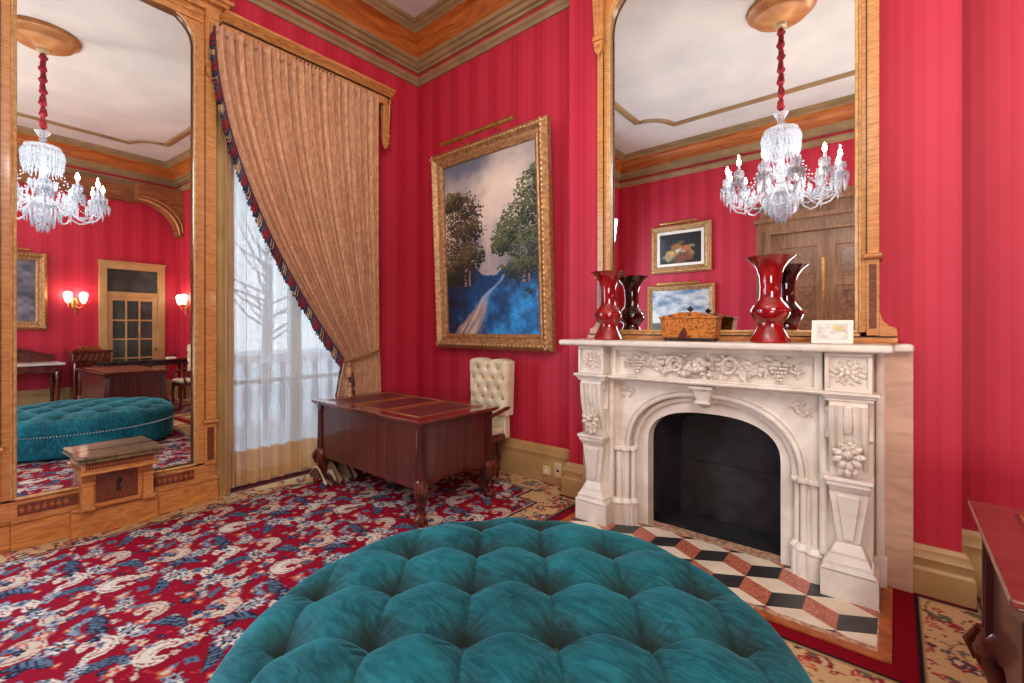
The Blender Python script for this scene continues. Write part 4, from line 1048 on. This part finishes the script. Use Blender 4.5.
# ================================================================ SCONCES
def sconce(T,label,loc):
    t=thing('wall_sconce',label,'wall light',loc,'lit gilt wall sconces')
    m=MB(T); m.ball((0,.012,0),(.05,.012,.11),14,8); m.tube([(0,.02,-.1),(0,.03,-.18),(0,.02,-.22)],[.02,.012,.008],8); m.build('backplate',BRASS,t)
    for s_ in (-1,1):
        m=MB(T); m.tube([(0,.02,-.04),(s_*.05,.06,-.09),(s_*.10,.09,-.06),(s_*.11,.10,.01)],.008,8)
        for k in range(7): 
            a=2*PI*k/7; m.ball((s_*.11+.03*cos(a),.10+.03*sin(a),.0),.008,6,4)
        arm=m.build('arm',BRASS,t)
        m=MB(T); 
        ctr=T(s_*.11,.10,0)
        MB().lathe([(.022,ctr[2]+.01),(.045,ctr[2]+.05),(.055,ctr[2]+.09),(.06,ctr[2]+.12)],ctr[0],ctr[1],16,cap=False).build('glass_shade',SHADE,arm)
        l=bpy.data.lights.new('sconce_lamp','POINT'); l.energy=4; l.color=(1,.78,.55); l.shadow_soft_size=.06; lo=bpy.data.objects.new('sconce_lamp',l); C.objects.link(lo); lo.location=(ctr[0],ctr[1],ctr[2]+.16)
    return t
sconce(lambda u,n,z:(RX-n,-1.66-u,1.93+z),'lit gilt wall sconce left of the glazed door in the pier mirror',(RX-.05,-1.66,1.93))
sconce(lambda u,n,z:(7.10+u,-n,1.95+z),'lit gilt wall sconce right of the glazed door in the pier mirror',(7.10,-.05,1.95))
# ================================================================ FAR FURNITURE
t=thing('carved_cabinet','carved dark wood cabinet between the console and glazed door, seen in mirror','cabinet',(7.33,-1.50,0))
cx,cy=7.40,-1.52
MB().box(cx-.26,cx+.24,cy-.27,cy+.27,.0,.06).box(cx-.22,cx+.2,cy-.23,cy+.23,.06,.82).build('body',MAHOGD,t,bevel=.008)
MB().box(cx-.25,cx+.24,cy-.27,cy+.27,.82,1.0).box(cx-.28,cx+.26,cy-.30,cy+.30,1.0,1.04).build('carved_top',MAHOGD,t,bevel=.01)
m=MB()
for k in range(6):
    y=cy-.2+.08*k; m.tube([(cx-.255,y,.86),(cx-.27,y+.02,.91),(cx-.255,y+.04,.97)],.012,6)
for k in range(9):
    m.ball((cx-.225,cy+.14*sin(k*1.9),.16+.07*k),(.02,.06,.035),8,5)
m.build('carving',M('carved_relief',(100,52,32),(140,84,54),(20,20,20),.3),t)
for s_ in (-1,1): MB().tube([(cx-.24,cy+s_*.23,.06),(cx-.25,cy+s_*.24,.4),(cx-.24,cy+s_*.23,.82)],[.03,.024,.03],10).build('column',MAHOGD,t)
o=MB().box(7.22,7.52,-1.70,-1.36,1.042,1.07).box(7.24,7.50,-1.67,-1.39,1.07,1.115).build('wooden_casket',M('casket_wood',(120,54,24),(160,82,40),(10,30,10),.25,coat=.5),None,bevel=.008,label='low reddish wooden casket on top of the carved cabinet',cat='box',loc=(7.37,-1.53,1.04))
t=thing('console_table','dark console table with pale marble top under the gilt painting, seen in mirror','console table',(7.35,-2.75,0))
MB().box(7.02,7.62,-3.55,-1.90,.80,.84).build('marble_top',MARBW,t,bevel=.008)
MB().box(7.06,7.60,-3.5,-1.94,.66,.80).build('apron',MAHOGD,t,bevel=.01)
m=MB(); pts=[(-3.5,.84),(-3.5,.96),(-3.3,.98),(-3.1,1.04),(-2.9,1.10),(-2.7,1.14),(-2.5,1.10),(-2.3,1.04),(-2.1,.98),(-1.96,.95),(-1.96,.84)]
m.prism(pts,7.56,7.61,'x'); m.tube([(7.55,y,z) for y,z in pts[1:-1]],.02,8); m.build('crest',MAHOGD,t)
for x_ in (7.10,7.56):
    for y_ in (-3.45,-1.99): MB().tube([(x_,y_,.68),(x_-.02,y_,.5),(x_+.02,y_,.2),(x_,y_,.0)],[.05,.04,.025,.035],10).build('leg',MAHOGD,t)
t=thing('writing_table','long dark writing table in front of the glazed door, seen in mirror','table',(6.84,-.8,0))
MB().box(6.62,7.06,-1.50,-.10,.80,.835).box(6.65,7.03,-1.47,-.13,.72,.80).build('table_top',M('ebonised_wood',(34,24,24),(56,40,36),(8,20,8),.25,coat=.4),t,bevel=.008)
for x_ in (6.70,6.98):
    for y_ in (-1.42,-.18): MB().tube([(x_,y_,.72),(x_,y_,.4),(x_,y_,.0)],[.035,.022,.025],10).build('leg',MAHOGD,t)
t=thing('desk_telephone','small pale desk telephone on the long writing table','telephone',(6.82,-.35,.836))
MB().frust((6.74,6.90,-.46,-.30,.837),(6.77,6.88,-.44,-.32,.875)).build('base',WHITE,t,bevel=.006)
MB().tube([(6.82,-.47,.895),(6.82,-.44,.905),(6.82,-.32,.905),(6.82,-.29,.895)],[.02,.013,.013,.02],8).build('handset',BLACK,t)
# ================================================================ CHANDELIER
CH=(3.545,-2.725)
t=thing('crystal_chandelier','lit crystal chandelier hanging on a red velvet sleeve, seen in both mirrors','chandelier',(CH[0],CH[1],5.0))
MB().lathe([(.05,4.80),(.09,4.83),(.15,4.85),(.24,4.87),(.27,4.89),(.29,4.93),(.335,4.955),(.345,4.985),(.34,5.0)],*CH,48).build('ceiling_canopy',M('canopy_gilt_wood',(150,92,48),(184,126,70),(6,6,6),.45,metal=.25),t)
MB().lathe([(.02,4.755),(.055,4.77),(.06,4.80),(.05,4.81)],*CH,20).build('canopy_cup',M('pale_gilt',(206,190,150),None,metal=.3,rough=.3),t)
MB().lathe([(.030+.008*sin(z*47)+.005*sin(z*91),z) for z in np.linspace(3.80,4.77,60)],*CH,14,mod=lambda a,z:1+.15*sin(3*a+z*30)).build('velvet_sleeve',ROPE,t)
MB().lathe([(.03,3.66),(.025,3.70),(.04,3.72),(.03,3.74),(.045,3.77),(.07,3.81),(.075,3.82),(.02,3.825)],*CH,20).build('top_finial',CRYSD,t)
MB().lathe([(.02,3.68),(.10,3.67),(.165,3.64),(.175,3.60),(.17,3.60),(.02,3.64)],*CH,32).build('crown_dish',CRYS,t)
MB().lathe([(.025,3.64),(.03,3.50),(.06,3.42),(.03,3.35),(.04,3.25),(.08,3.18),(.04,3.10),(.06,3.02),(.13,2.98),(.15,2.93),(.08,2.88),(.04,2.84),(.09,2.80),(.06,2.75),(.02,2.70),(.03,2.68),(.01,2.65)],*CH,24).build('centre_stem',CRYSD,t)
def prism_drop(mb,x,y,z,l,r):
    i=mb.av([(x,y,z),(x+r,y,z-l*.25),(x,y+r,z-l*.25),(x-r,y,z-l*.25),(x,y-r,z-l*.25),(x,y,z-l)])
    for k in range(4): mb.af((i,i+1+k,i+1+(k+1)%4)); mb.af((i+5,i+1+(k+1)%4,i+1+k))
d=MB()
for R_,n,z,l in ((.185,34,3.60,.24),(.13,20,3.60,.30),(.165,28,3.42,.12),(.16,22,2.90,.18),(.10,16,2.80,.14),(.22,24,3.10,.14),(.28,22,3.0,.12),(.12,16,3.24,.14),(.05,8,2.70,.10)):
    for k in range(n):
        a=2*PI*k/n; prism_drop(d,CH[0]+R_*cos(a),CH[1]+R_*sin(a),z,l,.015)
d.build('prism_curtain',CRYS,t,smooth=False)
NA=12
for k in range(NA):
    a=2*PI*k/NA+.12; ca,sa=cos(a),sin(a); P=lambda r_,z:(CH[0]+r_*ca,CH[1]+r_*sa,z)
    arm=MB().tube([P(.06,2.96),P(.14,2.99),P(.22,2.92),P(.31,2.82),P(.39,2.79),P(.47,2.82),P(.53,2.90),P(.54,3.01)],[.012,.011,.010,.010,.010,.010,.010,.012],8).build('arm',CRYSD,t)
    ex=P(.54,0)
    MB().lathe([(.012,2.99),(.055,3.01),(.075,3.035),(.068,3.035),(.015,3.02)],ex[0],ex[1],14).build('drip_pan',CRYS,arm)
    MB().lathe([(.02,3.02),(.034,3.06),(.022,3.09),(.034,3.12),(.05,3.135),(.016,3.14),(.013,3.20)],ex[0],ex[1],12).build('candle_cup',CRYSD,arm)
    MB().lathe([(.008,3.20),(.022,3.225),(.018,3.25),(.002,3.29)],ex[0],ex[1],10).build('bulb',BULB,arm)
    pd=MB()
    for j in range(10):
        b=2*PI*j/10; prism_drop(pd,ex[0]+.069*cos(b),ex[1]+.069*sin(b),3.032,.13,.012)
    for j in range(6):
        b=2*PI*j/6; prism_drop(pd,ex[0]+.046*cos(b),ex[1]+.046*sin(b),3.133,.09,.010)
    prism_drop(pd,ex[0],ex[1],2.93,.12,.014)
    # bead swag to neighbour
    a2=a+2*PI/NA
    for j in range(1,12):
        q=j/12; b=a+q*(a2-a); r_=.53; pd.ball((CH[0]+r_*cos(b),CH[1]+r_*sin(b),3.01-.10*(1-(2*q-1)**2)),.009,5,4)
    for j in range(1,14):
        q=j/14; pd.ball(P(.16+.38*q,3.38-.42*q-.16*(1-(2*q-1)**2)),.010,5,4)
    pd.build('pendant_drops',CRYS,arm,smooth=False)
    if k%2==0:
        l=bpy.data.lights.new('candle_lamp','POINT'); l.energy=22; l.color=(1,.95,.88); l.shadow_soft_size=.006; lo=bpy.data.objects.new('candle_lamp',l); C.objects.link(lo); lo.location=(ex[0],ex[1],3.305)
# ================================================================ MANTEL OBJECTS
def vase(label,x,y):
    z=1.366; pr=[(.0,0),(.108,0),(.112,.008),(.104,.03),(.082,.07),(.068,.10),(.067,.118),(.088,.14),(.103,.17),(.105,.195),(.088,.225),(.066,.25),(.058,.27),(.055,.33),(.059,.39),(.074,.44),(.100,.478),(.128,.50),(.135,.506),(.130,.507),(.10,.484),(.07,.44),(.05,.36),(.03,.30),(.0,.29)]
    mb=MB().lathe([(max(r,.0005),z+h) for r,h in pr],x,y,48,cap=False)
    return mb.build('oxblood_vase',VASE,None,label=label,cat='vase',group='pair of oxblood flared vases on the mantel',loc=(x,y,z))
vase('glossy oxblood red flared vase at the left end of the mantel',2.85,-.47)
vase('glossy oxblood red flared vase on the mantel, right of the burr wood box',3.94,-.52)
t=thing('burr_walnut_box','burr walnut casket with shaped front and small black knobs on the mantel','box',(3.44,-.47,1.366))
def cask(n,z): return None
x0,x1,y0,y1=3.27,3.64,-.53,-.40
MB().frust((x0+.015,x1-.015,y0+.01,y1-.01,1.385),(x0,x1,y0,y1,1.515)).build('casket_body',BURR,t,bevel=.008)
lidp=[(x0-.004,1.515),(x0-.004,1.53),(x0+.05,1.538),((x0+x1)/2-.05,1.558),((x0+x1)/2+.05,1.558),(x1-.05,1.538),(x1+.004,1.53),(x1+.004,1.515)]
lid=MB().prism(lidp,y0-.004,y1+.004,'y').build('lid',BURR,t,bevel=.004)
MB().lathe([(.008,1.556),(.006,1.565),(.022,1.575),(.024,1.583),(.012,1.592),(.004,1.60)],(x0+x1)/2,-.465,14).build('knob',BLACK,lid)
MB().prism([((x0+x1)/2-.06,1.385),((x0+x1)/2-.04,1.43),((x0+x1)/2-.02,1.45),((x0+x1)/2-.0,1.43),((x0+x1)/2+.0,1.385)],y0-.004,y0+.003,'y').build('dark_inlay',MAHOGD,t)
MB().box(x0+.02,x1-.02,y0+.01,y1-.01,1.376,1.386).build('base_moulding',BLACK,t,bevel=.002)
for sx_ in (x0+.035,x1-.035):
    for sy_ in (y0+.02,y1-.02): MB().ball((sx_,sy_,1.3755),(.012,.012,.0095),8,6).build('foot',BLACK,t)
t=thing('picture_card','small white card with a faint drawing leaning at the right end of the mantel','card',(4.235,-.5,1.366))
def Tc(u,n,z): return (4.24+u,-.515+z*.22-n,1.368+z)
MB(Tc).box(-.095,.095,0,.004,0,.128).build('card',CARD,t)
xx,zz=np.meshgrid(np.linspace(0,1,40),np.linspace(0,1,24)); n=fbm(xx*6,zz*5,4,60)
img=mix(np.ones(xx.shape+(3,))*s2l((226,220,206)),s2l((176,176,160)),np.clip((n-.4)*2.5,0,1)); img=mix(img,s2l((206,180,90)),np.clip(1.2-((xx-.75)/.25)**2-((zz-.75)/.3)**2-(n-.5)*2,0,1)*.8)
canvas(t,Tc,.13,.075,.027,img,.0055)
m=MB(Tc)
for q in ((-.07,.07,.022,.026),(-.07,.07,.103,.107),(-.07,-.066,.022,.107),(.066,.07,.022,.107)): m.box(q[0],q[1],.003,.0055,q[2],q[3])
m.build('card_border',M('card_mount',(200,190,172),None),t)
# ================================================================ OUTLETS
for x_,w_,h_,zc,lb in ((1.985,.075,.075,.11,'small square ivory socket cover on the baseboard, left of the larger one'),(2.12,.08,.13,.135,'tall ivory wall outlet on the baseboard beside the chimney breast')):
    t=thing('wall_outlet',lb,'outlet',(x_,-.05,zc),'ivory outlets on the baseboard')
    MB().box(x_-w_/2,x_+w_/2,-.075,-.045,zc-h_/2,zc+h_/2).build('cover_plate',IVORY,t,bevel=.005)
    MB().box(x_-.012,x_+.012,-.079,-.074,zc-.012,zc+.012).build('socket',DARKLINE if h_>.1 else WHITE,t)
# ================================================================ CURTAIN + SHEER
def tied(s,tt): return None
TZ=1.17
def drape_pt(s,k,dx=0):
    """s 0 leading edge .. 1 outer edge ; k 0 top .. 1 tie"""
    ytop=-2.27+1.55*s; ytie=-1.12+.40*s
    g=k**(1.75+.5*(1-s)*0)
    y=ytop+(ytie-ytop)*g*(1)+(-.03*sin(PI*k)*(1-s))
    ph=2*PI*21*s
    amp=.042*(1-.3*k)
    x=.235-.02*k+amp*(abs(sin(ph/2))*2-1)+.008*sin(ph*2.3+1)+.03*sin(PI*k)*(1-s)
    ztop=3.93; ztie=TZ-.03*(1-s)+.03*s
    z=ztop+(ztie-ztop)*k
    return (x+dx,y,z)
t=thing('brocade_curtain','gold brocade curtain swept to the right with a dark tasselled fringe','curtain',(.2,-.95,.02))
NSs,NK=340,60
P=[[drape_pt(s,k) for s in np.linspace(0,1,NSs)] for k in np.linspace(0,1,NK)]
# below the tie
for k in np.linspace(.02,1,34):
    row=[]
    for s in np.linspace(0,1,NSs):
        y0_=-1.12+.40*s; y1_=-1.30+.60*s-.06*(1-s)
        g=min(1,(k*3.2))**.6 if s>.5 else k**.9
        y=y0_+(y1_-y0_)*(.25*g+.75*k if s<.5 else g*.35)
        ph=2*PI*21*s
        x=.215+.035*(abs(sin(ph/2))*2-1)+.010*sin(ph*2.3+1)+.02*sin(k*4)
        z=(TZ-.03+.06*s)*(1-k)+.03*k
        row.append((x,y,z))
    P.append(row)
MB().grid(P).build('drapery',DRAPE,t,angle=180)
# gathered heading
MB().grid([[(.238+.028*sin(2*PI*42*s),-2.27+1.55*s,z) for s in np.linspace(0,1,400)] for z in (3.955,3.93,3.90,3.88)]).build('pleated_heading',DRAPE,t,angle=180)
# fringe: hanging threads on the leading edge
def fringe(path,parent,name,ln=.10,step=.011):
    V=[];Fc=[];cl=[]
    P_=np.array(path); seg=np.linalg.norm(np.diff(P_,axis=0),axis=1); cum=np.concatenate([[0],np.cumsum(seg)]); tot=cum[-1]
    pal=[(110,20,34),(150,36,44),(24,34,54),(36,56,78),(176,150,116),(70,16,30),(60,80,96)]
    n=int(tot/step)
    for i in range(n):
        q=(i+.5)/n*tot; p=np.array([np.interp(q,cum,P_[:,j]) for j in range(3)])
        c=s2l(pal[(i//3+i%2)%7]); L=ln*random.uniform(.8,1.1)
        for layer in range(2):
            b=len(V); ox=.012*layer; w=.0045; dy=-.35*L if layer==0 else -.2*L
            for (a,zz) in ((0,0),(.35,.9),(.75,1.3),(1,1.0)):
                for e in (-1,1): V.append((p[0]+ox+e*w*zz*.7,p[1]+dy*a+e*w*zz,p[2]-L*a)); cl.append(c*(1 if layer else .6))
            for k in range(3): Fc.append((b+2*k,b+2*k+1,b+2*k+3,b+2*k+2))
    m=MB(); m.v=V; m.f=Fc; m.m=[0]*len(Fc); o=m.build(name,FRINGEM,parent,angle=180); colattr(o,np.array(cl)); return o
lead=[drape_pt(0.0,k,.02) for k in np.linspace(0,1,50)]
fringe(lead,t,'fringe')
MB().tube([(a+.005,b-.006,c) for a,b,c in lead],.011,6).build('fringe_braid',M('braid',(96,24,34),(40,40,60),(60,60,60),.8),t)
tail=[P[NK+j][0] for j in range(0,34)]
fringe([(a+.01,b,c) for a,b,c in tail],t,'tail_fringe',.07,.012)
# striped lining panel shown under the tie
lv=[];lc=[];m=MB(); rows=[]
for k in np.linspace(0,1,20):
    rows.append([(.255+.02*sin(s*12),-1.14+.10*s-(.22*(1-s)+.02)*k,1.14-(1.10)*k) for s in np.linspace(0,1,12)])
    for s in range(12): lc.append(s2l([(206,190,160),(120,20,34),(206,190,160),(30,34,50),(206,190,160),(110,24,36)][s%6]))
m.grid(rows); o=m.build('striped_lining',FRINGEM,t,angle=180); colattr(o,np.array(lc))
# puddle of lining on the floor
rows=[];lc=[]
for a in np.linspace(0,1,16):
    row=[]
    for s in np.linspace(0,1,60):
        row.append((.22+.34*a,-1.50+.75*s,.03+.13*sin(PI*a)*(.6+.4*sin(s*31+a*3))+.02*sin(s*60)))
        lc.append(s2l([(200,180,150),(126,104,84),(150,120,90),(60,34,34)][int(s*30)%4]))
    rows.append(row)
m=MB().grid(rows); o=m.build('puddled_hem',FRINGEM,t,angle=180); colattr(o,np.array(lc))
# tie-back with tassels
t2=thing('curtain_tieback','twisted cord tie-back with tassels gathering the brocade curtain','tieback',(.25,-.9,1.1))
m=MB().tube([(.285,-1.16,TZ-.05),(.31,-1.08,TZ-.03),(.315,-.95,TZ+.0),(.29,-.80,TZ+.03),(.22,-.71,TZ+.055),(.06,-.66,TZ+.08)],.014,8); m.build('cord',M('tie_cord',(120,60,40),(176,130,90),(80,80,80),.7),t2)
for k,(dy,dz) in enumerate(((-.10,.0),(-.06,-.10),(-.09,-.20),(-.04,-.28))):
    c=(.315,-1.06+dy*.6,TZ-.08+dz)
    MB().ball(c,(.022,.022,.026),10,7).lathe([(.014,c[2]-.02),(.026,c[2]-.05),(.030,c[2]-.12)],c[0],c[1],12,mod=lambda a,z:1+.12*cos(7*a)).build('tassel',M('tassel_silk',(150,96,60),(206,170,130),(90,90,20),.7) if k%2==0 else M('tassel_dark',(96,24,30),(40,30,44),(90,90,20),.7),t2)
t=thing('sheer_curtain','white sheer voile curtain with opaque hem hanging across the window','sheer curtain',(.08,-1.5,.1))
rows=[]
Ys=np.linspace(0,1,420)
for z in np.linspace(.075,3.9,14):
    k=(z-.07)/3.83
    rows.append([(.085+.036*sin(2*PI*(11*s+.8*sin(5*s)))+.014*sin(2*PI*23*s+1)*(1-.3*k),-2.13+1.45*s,z+.012*sin(2*PI*13*s)*(1-k)) for s in Ys])
MB().grid(rows).build('voile',SHEER,t,angle=180)
rows=[]
for z in np.linspace(.075,3.9,6): rows.append([(.12+.02*sin(2*PI*2.5*s),-2.165+.07*s,z) for s in np.linspace(0,1,30)])
MB().grid(rows).build('leading_fold',M('voile_fold',(180,142,100),(206,172,130),(30,30,2),.8),t,angle=180)
MB().tube([(.14,-2.18,3.92),(.14,-.66,3.92)],.012,8).build('curtain_rod',BRASS,t)
# ================================================================ OUTSIDE
S('ground',MB().box(-30,-.5,-25,22,-.3,-.1),M('pale_terrace',(196,196,196),(216,216,214),(1,1,1),.9))
t=thing('terrace_balustrade','white terrace balustrade beyond the window, seen through the sheer','balustrade',(-2.6,0,0))
MB().box(-2.7,-2.5,-6,5,.95,1.08).box(-2.7,-2.5,-6,5,-.1,.08).build('rail',M('white_stone',(220,220,218),None),t,bevel=.01)
m=MB()
for k in range(44): m.lathe([(.05,.08),(.03,.2),(.07,.4),(.03,.7),(.05,.95)],-2.6,-6+.25*k,8)
b_=m.build('balusters',M('grey_stone',(150,156,164),None),t); b_['kind']='stuff'
t=thing('bare_tree','bare winter tree outside beyond the balustrade','tree',(-7,1.0,-.1))
m=MB(); m.tube([(-7,1.0,-.1),(-7,1.05,1.5),(-7,1.1,3)],[.16,.12,.07],8)
rt=random.Random(4)
for k in range(26):
    z=1.1+.09*k; a=rt.uniform(0,6.28); L=rt.uniform(.7,1.8); m.tube([(-7,1.05,z),(-7+L*.5*cos(a),1.05+L*.5*sin(a),z+.3),(-7+L*cos(a),1.05+L*sin(a),z+.9)],[.04,.022,.006],5)
m.build('trunk_and_branches',M('bark',(150,146,144),None),t)
# ================================================================ LIGHT
wd=bpy.data.worlds.new('World'); bpy.context.scene.world=wd; wd.use_nodes=True; nt=wd.node_tree; bg=nt.nodes['Background']
gr_=nt.nodes.new('ShaderNodeTexCoord'); spx=nt.nodes.new('ShaderNodeSeparateXYZ'); rmp=nt.nodes.new('ShaderNodeValToRGB')
nt.links.new(gr_.outputs['Generated'],spx.inputs[0]); nt.links.new(spx.outputs['Z'],rmp.inputs[0]); nt.links.new(rmp.outputs[0],bg.inputs[0])
rmp.color_ramp.elements[0].color=(.78,.88,1,1); rmp.color_ramp.elements[1].color=(.50,.72,1,1); bg.inputs[1].default_value=4.0
def area(name,loc,target,size,sy,e,col,spread=None):
    l=bpy.data.lights.new(name,'AREA'); l.shape='RECTANGLE'; l.size=size; l.size_y=sy; l.energy=e; l.color=col
    o=bpy.data.objects.new(name,l); C.objects.link(o); o.location=loc
    from mathutils import Vector
    o.rotation_euler=(Vector(target)-Vector(loc)).to_track_quat('-Z','Y').to_euler(); return o
for a,b in WIN:
    o=area('window_portal',(-.27,(a+b)/2,2.0),(5,(a+b)/2,2.0),1.45,3.9,1,(1,1,1)); o.data.cycles.is_portal=True
area('second_window_daylight',(.04,-4.46,2.0),(4,-4.0,1.4),1.4,3.2,110,(.66,.82,1))
area('room_fill',(6.4,-5.0,3.9),(2.6,-.8,1.2),1.9,1.6,128,(1,.96,.92))  # added soft fill behind the camera, out of sight of both mirrors
area('ceiling_bounce_fill',(5.6,-5.2,1.0),(4.5,-2.5,5),1.4,1.4,90,(1,.97,.93))  # added unseen fill aimed up to bounce off the ceiling, no fixture
# ================================================================ CAMERA
cam=bpy.data.cameras.new('camera'); co=bpy.data.objects.new('camera',cam); C.objects.link(co); bpy.context.scene.camera=co
co.location=(4.5063,-3.5841,1.45); co.rotation_euler=(PI/2,0,math.radians(39.94))
cam.sensor_width=36; cam.lens=36*457/1024; cam.shift_y=-(341.5-328.5)/1024; cam.clip_start=.05; cam.clip_end=200
sc=bpy.context.scene
sc.view_settings.view_transform='Standard'; sc.view_settings.look='None'; sc.view_settings.exposure=0.0; sc.view_settings.gamma=1.0
try:
    sc.cycles.use_denoising=True; sc.cycles.max_bounces=10; sc.cycles.transparent_max_bounces=24; sc.cycles.sample_clamp_indirect=6; sc.cycles.caustics_reflective=False; sc.cycles.caustics_refractive=False
except Exception: pass
